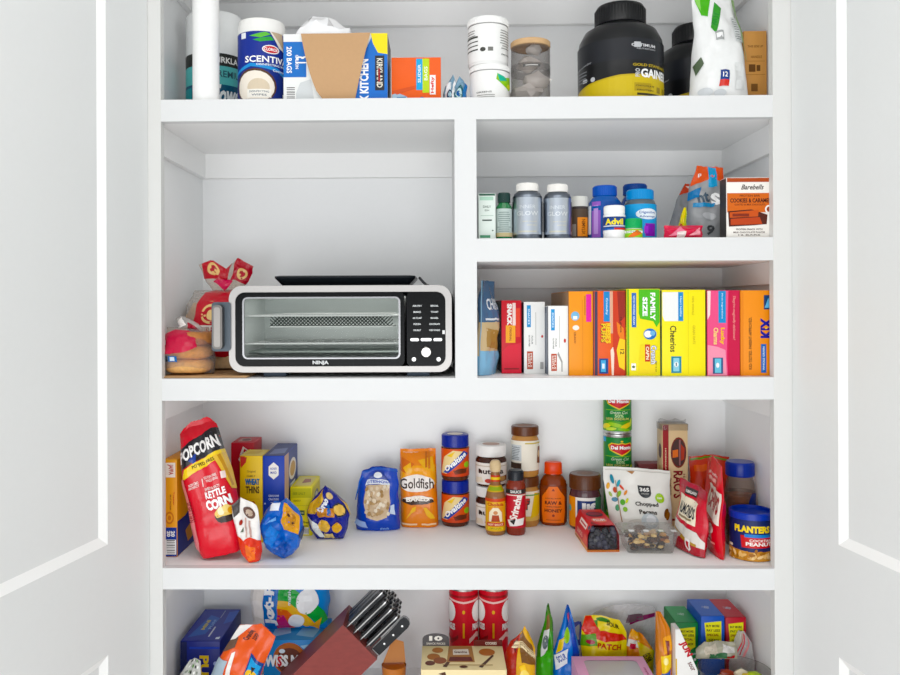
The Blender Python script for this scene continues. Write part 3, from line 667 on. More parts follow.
bag('candy_packet', 'small yellow twisted candy packet standing behind the flat red one', 'packet', (x + .012, .083, M_), .040, .076, .022, '#e8d22a', [('p', [(.6, 1), (1, .7), (.9, 0), (.6, 0)], '#b3c22c'), ('p', [(.1, .5), (.5, .4), (.5, .2), (.1, .1)], '#c8342e')], outline=[(0, -.5, .5), (.5, -.2, .25), (.8, -.05, .28), (1, .1, .22)], seed=12, amp=.004, zs=M_)
carton('bar_box', 'brown and white box of caramel cookie bars at the right end', 'box', 726.5, 771.5, .02, 177.5, M_, .045, '#f3efe8', {
  'front': [('r', 0, .93, 1, 1, '#a5482b'), ('t', 'Barebells', .58, .845, .52, .085, '#2f221d', 0, 1, .4), ('r', 0, .42, 1, .745, '#cf6637'), ('t', 'PROTEIN BAR', .52, .70, .46, .035, '#4a1e10'), ('t', 'COOKIES & CARAMEL', .53, .62, .92, .075, '#3a1710', 0, 2), ('t', 'COATED IN MILK CHOCOLATE', .52, .55, .7, .03, '#4a1e10'),
    ('p', [(.02, .44), (.55, .47), (.92, .38), (.90, .22), (.6, .2), (.04, .18)], '#4a1d12'), ('p', [(.06, .42), (.72, .46), (.70, .35), (.06, .33)], '#c4583a'), ('p', [(.08, .31), (.74, .34), (.80, .22), (.08, .21)], '#b5452c'), ('r', .12, .35, .5, .40, '#7a2c1c'),
    ('e', .95, .47, .09, .07, '#f4f0ea'), ('e', .95, .47, .055, .045, '#8a3a22'), ('t', 'PROTEIN SNACK WITH', .5, .135, .6, .03, '#4b3a33'), ('t', 'MILK CHOCOLATE FLAVOR', .5, .085, .72, .028, '#4b3a33'), ('t', '12 BARS', .5, .04, .5, .022, '#4b3a33')],
  'left': [('r', 0, 0, 1, 1, '#2c2622')]})

# ================================================================== cereal shelf (right)
GR = 'boxes lined up on the cereal shelf'
def side(c, txt=None, tc='#ffffff'):
    o = [('r', 0, 0, 1, 1, c)]
    if txt: o.append(('t', txt, .78, .5, .16, .6, tc, 90, 2))
    return o
carton('snack_box', 'red box with white lettering, first box beside the leaning chip bag', 'box', 501.5, 521.5, .11, 300.5, B, .22, '#c9242e', {
  'front': [('r', .56, .66, .72, .97, '#f3d9d2'), ('t', 'SNACK', .40, .81, .30, .26, '#f6efe9', -90, 3), ('r', .2, .42, .7, .66, '#f0a33c'), ('t', 'ORIGINAL', .45, .54, .2, .12, '#7a1418', -90), ('r', .72, .5, .95, .9, '#e35a50'), ('p', [(0, 0), (1, 0), (1, .42), (.3, .38), (0, .3)], '#d92c3c'), ('r', .1, .05, .9, .07, '#8f1520')],
  'left': side('#3f4a48') + [('t', 'CRACKERS', .8, .5, .6, .1, '#c9c7c0', 90)]}, group=GR)
for k, (a, b, y, p, lb, ex) in enumerate(((524, 545, .10, 302, 'white box with blue strip, taller one of the two white boxes', [('r', .78, .06, .94, .16, '#9a9a98'), ('e', .88, .52, .05, .02, '#c23c38')]),
                                         (548.3, 568.2, .05, 306, 'white box with blue strip, shorter one in front of the orange box', [('e', .85, .5, .06, .03, '#c23c38'), ('p', [(.45, .3), (.5, .34), (.72, .2), (.72, .05), (.66, .05), (.66, .18)], '#9c9a97')]))):
    carton('snack_box', lb, 'box', a, b, y, p, B, .25, '#f2f2ef', {
      'front': [('r', .12, .65, .32, .96, '#2d8fd0'), ('t', 'SNACKS', .22, .8, .22, .09, '#d8edf8', -90), ('t', 'GLUTEN FREE', .24, .46, .16, .07, '#4c4c4a', -90), ('t', 'FLOUR', .38, .47, .12, .07, '#4c4c4a', -90), ('r', .12, .06, .42, .31, '#b2503f'), ('t', 'SIMPLE', .21, .185, .2, .09, '#f3e6dc', -90), ('t', 'MILLS', .33, .185, .2, .09, '#f3e6dc', -90), ('r', .55, .4, .58, .86, '#bdbcb8')] + ex,
      'left': side('#4a5566') + [('r', .6, .1, .9, .9, '#7a8494')], 'top': [('r', .1, .1, .9, .9, '#dedfdd')]}, group=GR)
carton('cereal_box', 'plain orange box with pink strip and blue emblem next to the short white box', 'box', 568.8, 593.2, .045, 291.5, B, .30, '#ef9440', {
  'front': [('r', .72, .64, .94, .97, '#e0549e'), ('e', .25, .71, .18, .055, '#7fb4d8'), ('r', .16, .67, .34, .71, '#f1f5f8'), ('e', .28, .57, .14, .03, '#f3ece0'), ('t', 'CRUNCH', .24, .45, .13, .09, '#8a4a1c', -90), ('r', .56, .05, .58, .9, '#dc8030'), ('r', .66, .72, .68, .95, '#7a4a24')],
  'left': side('#a8866a'), 'top': side('#b98c60')}, group=GR)
carton('cereal_box', 'orange peanut butter cereal box with blue strip and red right edge', 'box', 594, 625.6, .04, 291, B, .30, '#e2572a', {
  'front': [('r', 0, 0, .10, 1, '#39324a'), ('r', .30, .64, .50, 1, '#2c7fc2'), ('t', 'Crunchy', .40, .82, .2, .08, '#d6e8f5', -90), ('r', .5, .50, .60, 1, '#d9a58c'), ('p', [(.6, 1), (1, 1), (1, .0), (.6, .0)], '#c53a26'), ('p', [(.74, 1), (1, 1), (1, .7), (.8, .62)], '#8d2418'),
    ('p', [(.62, .0), (.64, .26), (.60, .34), (.52, .30), (.56, 0)], '#f0d9c8'), ('p', [(.72, .64), (.95, .56), (.98, .4), (.86, .42), (.76, .5)], '#e8792e'), ('p', [(.80, .1), (.98, .06), (1, .42), (.82, .44), (.72, .3)], '#f2c62c'),
    ('t', "REESE'S", .45, .50, .24, .16, '#f3c42b', -90, 3), ('t', 'PUFFS', .28, .50, .22, .17, '#2c1712', -90, 3), ('t', 'PUFFS', .29, .505, .22, .15, '#f3c42b', -90, 2), ('t', '12', .90, .28, .06, .13, '#3a1a10', -90), ('t', '16 grams', .86, .6, .18, .07, '#3a1a10', -90),
    ('r', .14, .02, .44, .20, '#27427e'), ('r', .20, .04, .36, .18, '#5fa6d8'), ('r', .24, .08, .32, .14, '#dce8f2')], 'left': side('#5c4a8c')}, group=GR)
carton('cereal_box', 'yellow and green family size cereal box', 'box', 626.6, 660.2, .035, 289, B, .30, '#f0e02c', {
  'front': [('r', 0, 0, .06, 1, '#6da82f'), ('p', [(.36, 1), (1, 1), (1, .62), (.9, .56), (.8, .63), (.40, .66), (.36, .72)], '#57b33e'), ('t', 'FAMILY', .79, .80, .32, .15, '#ffffff', -90, 2), ('t', 'SIZE', .55, .80, .22, .15, '#ffffff', -90, 2), ('r', .14, .56, .28, .96, '#4a6fb4'), ('t', 'WITH WHOLE GRAIN', .21, .76, .34, .05, '#dfe8f5', -90),
    ('e', .70, .48, .20, .065, '#3b6fb8'), ('e', .64, .48, .12, .04, '#f3f3f0'), ('e', .78, .49, .08, .03, '#7ab0d8'),
    ('p', [(.34, .02), (.40, .36), (.86, .34), (.88, .02)], '#efd222'), ('r', .54, .16, .70, .36, '#c0402c'), ('t', "CAP'N", .62, .26, .15, .10, '#f2e6c8', -90, 2), ('t', 'Crunch', .81, .24, .22, .19, '#2c458e', -90, 4), ('t', 'Crunch', .81, .24, .21, .16, '#eef0f4', -90, 1), ('t', 'NET 18 OZ', .88, .1, .12, .04, '#6b5a20', -90), ('r', .12, .06, .26, .14, '#f4f4ee'), ('e', .19, .1, .05, .015, '#5a6a40')], 'left': side('#2f7a3a', 'CRUNCH', '#d8d83a')}, group=GR)
carton('cereal_box', 'bright yellow oat cereal box with white panel', 'box', 662, 705.4, .03, 290, B, .30, '#f5e416', {
  'front': [('p', [(.0, .98), (.37, .98), (.37, .64), (.05, .64), (0, .7)], '#ececea'), ('r', .37, .64, .49, .98, '#2e86c8'), ('t', 'Heart healthy', .43, .81, .24, .05, '#cfe6f5', -90), ('t', 'Cheerios', .25, .43, .31, .15, '#1e1c14', -90, 1), ('r', .20, .03, .44, .225, '#2f7f98'), ('r', .25, .05, .39, .205, '#8fc8dc'), ('e', .32, .13, .05, .03, '#eef4f6'), ('t', 'i', .32, .13, .05, .03, '#1c4f66', -90), ('t', '100% WHOLE', .72, .82, .22, .05, '#cdb81c', -90), ('t', 'GRAIN OATS', .74, .48, .22, .06, '#cdb81c', -90), ('r', .60, .02, .61, .98, '#dcca14')], 'left': side('#2c6b74', 'OATS', '#1d3f58')}, group=GR)
carton('cereal_box', 'pink and crimson cereal box between the yellow box and the end box', 'box', 707, 739.8, .03, 290.5, B, .30, '#d9204f', {
  'front': [('p', [(0, 1), (.66, 1), (.62, .5), (.60, .2), (.64, 0), (0, 0)], '#ea6c8e'), ('p', [(0, 1), (.1, 1), (.08, .72), (0, .66)], '#f2d9d6'), ('p', [(0, .36), (.3, .34), (.56, .3), (.60, 0), (0, 0)], '#f09ab0'), ('r', .34, .62, .58, 1, '#2f86c4'), ('t', 'First ingredient', .46, .82, .3, .05, '#d0e6f4', -90),
    ('t', 'Lucky', .46, .465, .2, .16, '#f0b23c', -90, 3), ('t', 'Charms', .26, .465, .2, .15, '#f3cf8a', -90, 2), ('p', [(.68, 1), (1, 1), (1, 0), (.66, 0)], '#c4143e'), ('t', "They're magically delicious!", .83, .68, .52, .10, '#f2a9a0', -90, 0, .3),
    ('r', .16, .02, .48, .21, '#2f4f78'), ('r', .22, .03, .42, .2, '#74bcd6'), ('e', .31, .12, .05, .03, '#f2eef0')], 'left': side('#35625c', 'CHARMS', '#1f3a44')}, group=GR)
carton('cereal_box', 'orange corn cereal box at the right end of the row', 'box', 740.6, 779.5, .03, 290.5, B, .30, '#f08c34', {
  'front': [('r', 0, 0, .06, 1, '#e57f2a'), ('t', 'KID-TESTED. PARENT-APPROVED.', .24, .38, .62, .08, '#4a2c14', 90, 1), ('t', 'KIX', .66, .56, .24, .30, '#2b2c8c', 90, 3), ('r', .52, .03, .66, .37, '#1f5cb0'), ('t', 'WHOLE GRAIN', .59, .2, .28, .05, '#cfe0f2', 90), ('r', .60, .78, .84, .95, '#1f3a64'), ('p', [(.62, .8), (.72, .92), (.8, .8)], '#6fb4e0'), ('e', .66, .56, .03, .012, '#f5c02c')], 'left': side('#d97a2a')}, group=GR)
# leaning chip bag at the divider
x = U(479, 330, .12)[0]
bag('chip_bag', 'blue and tan chip bag slumped against the divider post', 'bag', (.100, .13, B), .036, .052, .0, '#4f79a6', None) if False else None
zz = Z(486, 282, .12)
bag('chip_bag', 'blue and tan chip bag standing sideways against the divider post', 'bag', (.108, .095, B), .10, zz - B, .040, '#8fb6d0', [
  ('p', [(0, .56), (1, .56), (1, 1), (0, 1)], '#4a6484'), ('p', [(0, .25), (1, .25), (1, .56), (0, .56)], '#c9b089'), ('p', [(.1, .3), (.9, .25), (.9, .45), (.1, .5)], '#a88452'), ('p', [(0, .0), (1, .0), (1, .24), (0, .26)], '#86b4d4'), ('t', 'CHIPS', .5, .75, .6, .12, '#e7edf2'), ('r', .1, .58, .9, .6, '#dfe6ea')],
  backops=[('p', [(0, .56), (1, .56), (1, 1), (0, 1)], '#46607f'), ('p', [(0, .2), (1, .25), (1, .56), (0, .56)], '#cbb592'), ('p', [(.15, .3), (.7, .22), (.85, .48), (.2, .5)], '#b79664'), ('r', 0, 0, 1, .2, '#7eb0d4')],
  outline=[(0, -.5, .5), (.6, -.48, .48), (1, -.5, .5)], rot=(math.radians(2), 0, math.radians(68)), seed=15, amp=.005, zs=B)
# ================================================================== toaster oven
ST = mat('#a6a3a0', 'brushed'); STD = mat('#8e8e90', 'metal'); BLK = mat('#08090a', 'black'); DK = mat('#26292e', 'plastic'); GRY = mat('#4a535c', 'plastic')
yo = .03; xa, zb = U(229.8, 372.3, yo); xb, ztp = U(451.5, 285, yo); W = xb - xa; H = ztp - zb; foot = zb - B
t = root('toaster_oven', ((xa + xb) / 2, yo, B))
def OX(px): return (px - 229.8) / (451.5 - 229.8) * W - W / 2
def OZ(py): return foot + (372.3 - py) / (372.3 - 285) * H
def rrect(x0, x1, z0, z1, r, n=6):
    out = []
    for cx, cz, a0 in ((x1 - r, z0 + r, -90), (x1 - r, z1 - r, 0), (x0 + r, z1 - r, 90), (x0 + r, z0 + r, 180)):
        for k in range(n + 1): a = math.radians(a0 + 90 * k / n); out.append((cx + r * math.cos(a), cz + r * math.sin(a)))
    return out
def ring(mb, o, i, y0, y1, m):
    n = len(o); V = [(x, y0, z) for x, z in o] + [(x, y0, z) for x, z in i] + [(x, y1, z) for x, z in o] + [(x, y1, z) for x, z in i]
    F = []
    for k in range(n):
        j = (k + 1) % n
        F += [(k, j, n + j, n + k), (2 * n + k, 3 * n + k, 3 * n + j, 2 * n + j), (k, 2 * n + k, 2 * n + j, j), (n + k, n + j, 3 * n + j, 3 * n + k)]
    mb.add(V, F, m)
# body shell: hollow behind the glass
mb = MB(); D = .33
wx0, wx1, wz0, wz1 = OX(243), OX(400.5), OZ(359), OZ(296.5)
outer = rrect(-W / 2 + .008, W / 2 + .004, foot + .004, foot + H - .004, .03)
mb_o = outer; n = len(outer); V = [(x, .012, z) for x, z in outer] + [(x, D, z) for x, z in outer]
mb.add(V, [(k, n + k, n + (k + 1) % n, (k + 1) % n) for k in range(n)] + [tuple(range(n, 2 * n))], DK)
mb.make('housing', t)
# cooking chamber
mb = MB(); cm_ = mat('#b9c4c0', 'metal')
a, b, c, d_ = wx0 - .006, wx1 + .006, wz0 - .006, wz1 + .006; yb_ = .27
V = [(a, .014, c), (b, .014, c), (b, .014, d_), (a, .014, d_), (a, yb_, c), (b, yb_, c), (b, yb_, d_), (a, yb_, d_)]
mb.add(V, [(0, 1, 5, 4), (1, 2, 6, 5), (2, 3, 7, 6), (3, 0, 4, 7), (4, 5, 6, 7)], mat('#e9edeb', 'plastic'))
mb.make('chamber', t)
chamber_fill = area('chamber_fill', (0, .10, wz1 + .002), (0, 0, 0), .30, .1, .35, (1, 1, .97)); chamber_fill.parent = t  # added fill that brightens the chamber, not a lamp of the oven
# steel front frame
mb = MB(); fo = rrect(-W / 2, W / 2, foot, foot + H, .03); fi = rrect(OX(236), OX(445.5), OZ(366.5), OZ(291.5), .022)
ring(mb, fo, fi, -.006, .014, ST); mb.make('front_frame', t)
# door: black glass border + clear pane
mb = MB(); px1 = OX(404.5)
do = rrect(OX(236.2), px1, OZ(366.3), OZ(291.7), .012); di = rrect(wx0, wx1, wz0, wz1, .012)
ring(mb, do, di, -.0035, .008, BLK)
art(mb, Surf(lambda u, v: (OX(300) + u * (OX(342) - OX(300)), -.0036, OZ(366) + v * (OZ(360) - OZ(366))), 1, 1, OX(342) - OX(300), OZ(360) - OZ(366)), [('t', 'NINJA', .5, .5, .38, .75, '#d9dadb', 0, 2)])
door_o = mb.make('door', t)
mb = MB(); ring(mb, rrect(wx0, wx1, wz0, wz1, .012), rrect(wx0 + .004, wx1 - .004, wz0 + .003, wz1 - .003, .009), -.0042, .004, STD); mb.make('window_trim', door_o)
mb = MB(); mb.box((wx0 - .004, -.001, wz0 - .004), (wx1 + .004, .001, wz1 + .004), clear('oven_glass', '#f8faf9', .01, .03)); mb.make('glass_pane', door_o)
# handle on the left
mb = MB(); hx0, hx1, hz0, hz1 = OX(214.5), OX(226.8), OZ(349.5), OZ(303)
mb.prism(rrect(hx0 - .003, hx1 + .012, hz0 - .003, hz1 + .004, .008), -.012, .006, GRY)
mb.prism(rrect(hx0 + .0045, hx1 - .0015, hz0 + .003, hz1 - .003, .0085), -.034, -.012, mat('#6a6663', 'brushed'))
mb.prism(rrect(hx0 + .0085, hx1 - .0055, hz0 + .008, hz1 - .008, .005), -.0355, -.034, mat('#8f8a86', 'brushed'))
mb.make('handle', door_o)
# racks and basket
mb = MB(); wire = mat('#e2e2e0', 'plastic')
for zc in (OZ(315.5), OZ(344)):
    for k in range(26): xx = wx0 + .004 + (wx1 - wx0 - .008) * k / 25; mb.tube([(xx, .03, zc), (xx, .25, zc)], .0012, wire, 5)
    for yy in (.028, .14, .25): mb.tube([(wx0 - .002, yy, zc), (wx1 + .002, yy, zc)], .0022, wire, 6)
mb.make('wire_rack', t)
mb = MB(); bz0, bz1 = OZ(327), OZ(314); bx0, bx1 = OX(266), OX(392)
mesh_m = mat('#3c413e', 'plastic'); nn = 34
for s in (1, -1):
    for k in range(nn):
        xx = bx0 + (bx1 - bx0) * k / nn; dx = s * (bz1 - bz0)
        p0 = (xx, .05, bz0 + .001); x2 = min(max(xx + dx, bx0), bx1); f = abs(x2 - xx) / abs(dx)
        mb.tube([p0, (x2, .05, bz0 + (bz1 - bz0) * f)], .0013, mesh_m, 4, cap=False)
for yy in (.05, .2):
    for zc in (bz0, bz1): mb.tube([(bx0, yy, zc), (bx1, yy, zc)], .0018, wire, 6)
mb.box((bx0, .052, bz0 - .001), (bx1, .2, bz0), mat('#5c605e', 'metal'))
mb.make('air_fry_basket', t)
mb = MB(); mb.box((wx0 - .001, .02, wz0 - .002), (wx1 + .001, .25, wz0 + .004), STD); 
for k in range(6): mb.tube([(wx0, .06 + .03 * k, wz0 + .012), (wx1, .06 + .03 * k, wz0 + .012)], .003, mat('#9aa39f', 'metal'), 8)
mb.make('crumb_tray', t)
# control panel
mb = MB(); mb.prism(rrect(OX(407), OX(445.3), OZ(366.3), OZ(291.7), .010), -.004, .012, BLK)
pw, ph = OX(445.3) - OX(407), OZ(291.7) - OZ(366.3)
S = Surf(lambda u, v: (OX(407) + u * pw, -.004, OZ(366.3) + v * ph), 1, 1, pw, ph)
ops = []
for k, (a_, b_) in enumerate((('AIR FRY', 'BROIL'), ('BAKE', 'TOAST'), ('AIR ROAST', 'BAGEL'), ('PIZZA', 'DEHYDRATE'), ('REHEAT', 'KEEP WARM'))):
    ops += [('t', a_, .27, .81 - .082 * k, .19 if len(a_) < 7 else .24, .022, '#dfe2e3'), ('t', b_, .72, .81 - .082 * k, .2 if len(b_) < 7 else .27, .022, '#dfe2e3')]
ops += [('r', .92, .43, .985, .48, '#e8e8e8')]
art(mb, S, ops, 'plastic'); cp = mb.make('control_panel', t)
BT = mat('#d3d3d0', 'metal')
for u, v, ww in ((.20, .355, .11), (.50, .355, .14), (.80, .355, .11)):
    mb = MB(); cx_, cz_ = OX(407) + u * pw, OZ(366.3) + v * ph; mb.prism(rrect(cx_ - ww * pw, cx_ + ww * pw, cz_ - .0032, cz_ + .0032, .0028), -.0065, -.004, BT); mb.make('button', cp)
for u, v in ((.18, .09), (.82, .09)):
    mb = MB(); mb.lathe([(.0001, .0028), (.0045, .0028), (.0048, 0)], BT, 20, xf=Matrix.Translation((OX(407) + u * pw, -.004, OZ(366.3) + v * ph)) @ Matrix.Rotation(PI / 2, 4, 'X')); mb.make('button', cp)
mb = MB(); mb.lathe([(.0001, .016), (.0105, .016), (.012, .014), (.0132, 0)], mat('#bdbab5', 'metal'), 32, xf=Matrix.Translation((OX(407) + .5 * pw, -.004, OZ(366.3) + .19 * ph)) @ Matrix.Rotation(PI / 2, 4, 'X')); mb.make('dial', cp)
# feet, top ledge
for fx in (OX(274), OX(418)):
    for fy in (.03, .27):
        mb = MB(); mb.box((fx - .026, fy - .02, 0.0004), (fx + .026, fy + .02, foot + .006), mat('#39434f', 'rubber'), .002); mb.make('foot', t)
t.location.z = B
tag(t, 'wide stainless steel toaster oven with black glass door and side handle', 'toaster oven')
# baking tray lying on top
tx0, tx1 = OX(271), OX(415); top = B + H + foot - .0035
mb = MB(); TR = mat('#15181b', 'black')
def tray(x0, x1, y0, y1, z):
    o_, i_ = rrect(x0, x1, y0, y1, .02), rrect(x0 + .008, x1 - .008, y0 + .008, y1 - .008, .014); b_ = rrect(x0 + .02, x1 - .02, y0 + .02, y1 - .02, .01); n = len(o_)
    V = [(x, y, z + .026) for x, y in o_] + [(x, y, z + .0275) for x, y in i_] + [(x, y, z + .002) for x, y in b_] + [(x, y, z) for x, y in b_] + [(x, y, z + .0215) for x, y in o_]
    F = []
    for k in range(n):
        j = (k + 1) % n
        F += [(k, j, n + j, n + k), (n + k, n + j, 2 * n + j, 2 * n + k), (3 * n + k, 3 * n + j, 4 * n + j, 4 * n + k), (4 * n + k, 4 * n + j, j, k)]
    F += [tuple(2 * n + k for k in range(n)), tuple(3 * n + k for k in range(n))[::-1]]
    mb.add(V, F, TR)
tray(tx0, tx1, .03, .25, 0)
o = mb.make('baking_tray'); o.location = ((xa + xb) / 2, yo, top + .0006); tag(o, 'shallow black baking tray lying on top of the toaster oven', 'tray')
mb = MB(); mb.box((-.019, -.02, 0), (.019, .02, .008), mat('#c0643c', 'plastic'), .003); mb.box((-.012, -.0201, .002), (.012, -.0195, .005), mat('#8c4026', 'plastic'))
o = mb.make('silicone_grip'); o.location = (OX(369) + (xa + xb) / 2, yo + .13, top + .0006 + .0035 + .0); o.location.z += .0
o.scale = (1, 1, 2.9); tag(o, 'small terracotta coloured pad sitting in the black tray', 'pad')
mb = MB(); cx0 = OX(412) + (xa + xb) / 2
mb.tube([(cx0 + .012, .28, top + .028), (cx0 + .022, .24, top + .016), (cx0 + .034, .2, top + .0055), (cx0 + .036, .12, top + .0045)], .0035, mat('#17191c', 'rubber'), 10)
o = mb.make('power_cord'); tag(o, 'short end of black cord resting on the oven right of the tray', 'cord')

# cutting board under the bread
mb = MB(); xw0, xw1 = U(163.5, 378, .02)[0] + .0, -.415
mb.box((-.636, .012, 0), (-.44, .30, .004), mat('#b98d5e', 'wood'), .001)
o = mb.make('cardboard_sheet'); o.location = (0, 0, B + .0004); tag(o, 'thin tan cardboard sheet under the bread bags', 'board')
zB = B + .0048
# loaf bag behind
def loaf(x, y, z, W, H, D):
    t = root('bread_bag', (x, y, z))
    mb = MB()
    for k in range(7):
        yy = -D / 2 + D * (k + .5) / 7; out = [(-.46 * W, .004), (.46 * W, .004), (.48 * W, H * .55), (.50 * W, H * .78), (.36 * W, H * .97), (0, H), (-.36 * W, H * .97), (-.50 * W, H * .78), (-.48 * W, H * .55)]
        mb.prism(out, yy - D / 14 * .93, yy + D / 14 * .93, mat('#8a5a33', 'bread'), mat('#cfa777', 'bread'))
    mb.make('sliced_loaf', t)
    return t
lx0, lx1 = U(180, 320, .17)[0], U(244, 320, .17)[0]; lw = lx1 - lx0
t = loaf((lx0 + lx1) / 2 - .004, .255, zB, lw * .84, .172, .13)
bw = lw * 1.0
b1 = bag('bag_film', None, None, (0, 0, 0), bw * 1.02, .200, .20, '#b3202a', [
   ('p', [(.28, .96), (.40, 1.0), (.78, 1.0), (.86, .5), (.70, .30), (.34, .34), (.26, .6)], '#c01f2b'), ('e', .50, .70, .14, .12, '#e8c58a'), ('e', .50, .70, .11, .09, '#b3202a'), ('e', .50, .69, .05, .06, '#e8c58a'), ('r', .02, .42, .8, .56, '#f1e9e2'), ('t', 'ARNOLD', .34, .49, .56, .10, '#a51c28', 0, 2),
   ('p', [(.3, .3), (.9, .34), (.9, .14), (.5, .18)], '#b8232c'), ('p', [(0, .52), (.22, .5), (.2, .42), (0, .44)], '#a9302c')], mode='pillow', M=clear('bag_film', '#f6ece2', .10, .12, .5, .6), seed=21, amp=.004, seal=.0, kind='foil', parent=t,
   outline=[(0, -.5, .5), (.8, -.52, .52), (1, -.4, .4)])
b2 = bag('gathered_top', None, None, (.020, -.01, .193), bw * .86, .084, .035, '#b3202a', [
   ('p', [(0, .5), (.5, .35), (.62, 1), (.06, 1)], '#b3202a'), ('p', [(.62, .4), (1, .3), (1, 1), (.70, 1)], '#a81d29'), ('e', .26, .74, .12, .2, '#e0b97e'), ('e', .26, .74, .07, .12, '#a81d29'), ('e', .84, .6, .1, .18, '#e0b97e'), ('e', .84, .6, .06, .11, '#a81d29'), ('p', [(.2, .35), (.5, .55), (.7, .35), (.5, .1)], '#c9415a')],
   mode='pillow', M=clear('bag_film', '#f6ece2', .10, .12, .5, .6), seed=22, amp=.006, seal=.02, parent=t, outline=[(0, -.22, .22), (.4, -.38, .42), (1, -.5, .52)], top=[(0, .85), (.25, 1), (.5, .72), (.72, 1.05), (1, .8)], nu=18, nv=12)
tag(t, 'sliced bread loaf in red printed bag behind the oven handle', 'bread bag')
# bagels in a bag in front
x, r = ctr(162.5, 214, 350, .075); r *= .97
t = root('bagel_bag', (x + .002, .078, zB))
for k, zc in enumerate((.020, .053, .084)):
    mb = MB(); R_, rr_ = r * .60, r * .36; V = []; F = []
    for i in range(28):
        for j in range(12):
            a_, b_ = 2 * PI * i / 28, 2 * PI * j / 12; q = R_ + rr_ * math.cos(b_)
            V.append((q * math.cos(a_) + (.003 if k == 2 else 0), q * math.sin(a_), zc + .0165 * math.sin(b_) + .0008 * math.sin(3 * a_)))
            F.append((i * 12 + j, ((i + 1) % 28) * 12 + j, ((i + 1) % 28) * 12 + (j + 1) % 12, i * 12 + (j + 1) % 12))
    mb.add(V, F, mat(('#e9ae64', '#dd9a50', '#b97238')[k], 'bread')); mb.make('bagel', t)
b1 = bag('bag_film', None, None, (0, 0, .0), 2.08 * r, .110, 2 * r * 1.25, '#b3202a', [
   ('p', [(.0, .45), (.0, .85), (.3, .95), (.6, .93), (.78, .86), (.82, .60), (.6, .50), (.3, .46)], '#c3173a'), ('r', .04, .66, .09, .80, '#f3e9e6'), ('r', .12, .64, .15, .74, '#f3e9e6'), ('r', .04, .30, .24, .42, '#1d222c'), ('r', .26, .30, .45, .42, '#2f66a8'), ('r', .30, .32, .40, .40, '#dce8f4'), ('e', .14, .36, .06, .04, '#4a5262')],
   mode='pillow', M=clear('bag_film', '#fbf2e6', .06, .12, .5, .5), seed=31, amp=.003, seal=.0, parent=t, outline=[(0, -.47, .47), (.3, -.5, .5), (1, -.42, .38)])
b2 = bag('gathered_top', None, None, (.004, 0, .097), 1.4 * r, .040, .05, '#b3202a', [('p', [(.0, .2), (.4, .5), (.3, .9), (0, .7)], '#efe9e4'), ('p', [(.4, .1), (.9, .1), (.8, .6), (.5, .7)], '#9e2430'), ('p', [(.1, 0), (.5, .3), (.5, 0)], '#c9c4be')], mode='pillow', M=clear('bag_film', '#fbf2e6', .2, .12, .5, .75), seed=33, amp=.006, seal=.02, parent=t,
   outline=[(0, -.5, .5), (.5, -.3, .35), (1, -.45, .2)], top=[(0, .8), (.3, 1), (.6, .8), (1, .5)], nu=14, nv=10)
tag(t, 'three stacked bagels in clear bag with crimson band in front of the loaf', 'bagel bag')
# ================================================================== jar and bag shelf (C)
def Yb(py): return 835 * (1.5 - C_) / (py - 304.5) - 1.88      # depth of a thing whose foot is seen on row py
# orange carton at the far left
mbx = carton('pizza_roll_box', 'narrow orange and blue carton with barcode at the left end of the shelf', 'box', -.6535, -.622, .080, Z(170, 460, .075), C_, .20, '#e8992e', px=False, arts={
  'front': [('r', 0, 0, 1, .30, '#20368f'), ('r', .12, .82, .90, .97, '#f1e6dc'), ('t', 'JAFFA', .5, .90, .11, .5, '#b3312a', -90, 2), ('t', 'Toaster', .78, .6, .14, .14, '#c2352c', -90), ('t', 'FRUIT PASTRIES', .5, .56, .16, .12, '#7a3a14', -90), ('e', .42, .40, .36, .065, '#c76a22'), ('e', .42, .40, .25, .045, '#e8a45a'), ('e', .42, .40, .14, .025, '#c76a22'),
            ('t', '20', .35, .235, .06, .3, '#f2f2f2', -90, 2), ('t', '20', .7, .235, .06, .3, '#f2f2f2', -90, 2)] + barcode(.1, .02, .95, .175, vertical=True),
  'right': [('r', 0, 0, 1, .36, '#1e3288'), ('p', [(0, .3), (1, .5), (1, .3), (0, .2)], '#1e3288'), ('t', 'PASTRIES', .5, .7, .4, .3, '#c76a22', 90), ('p', [(.3, .2), (.9, .3), (.9, .1), (.4, .06)], '#c9863c')]})
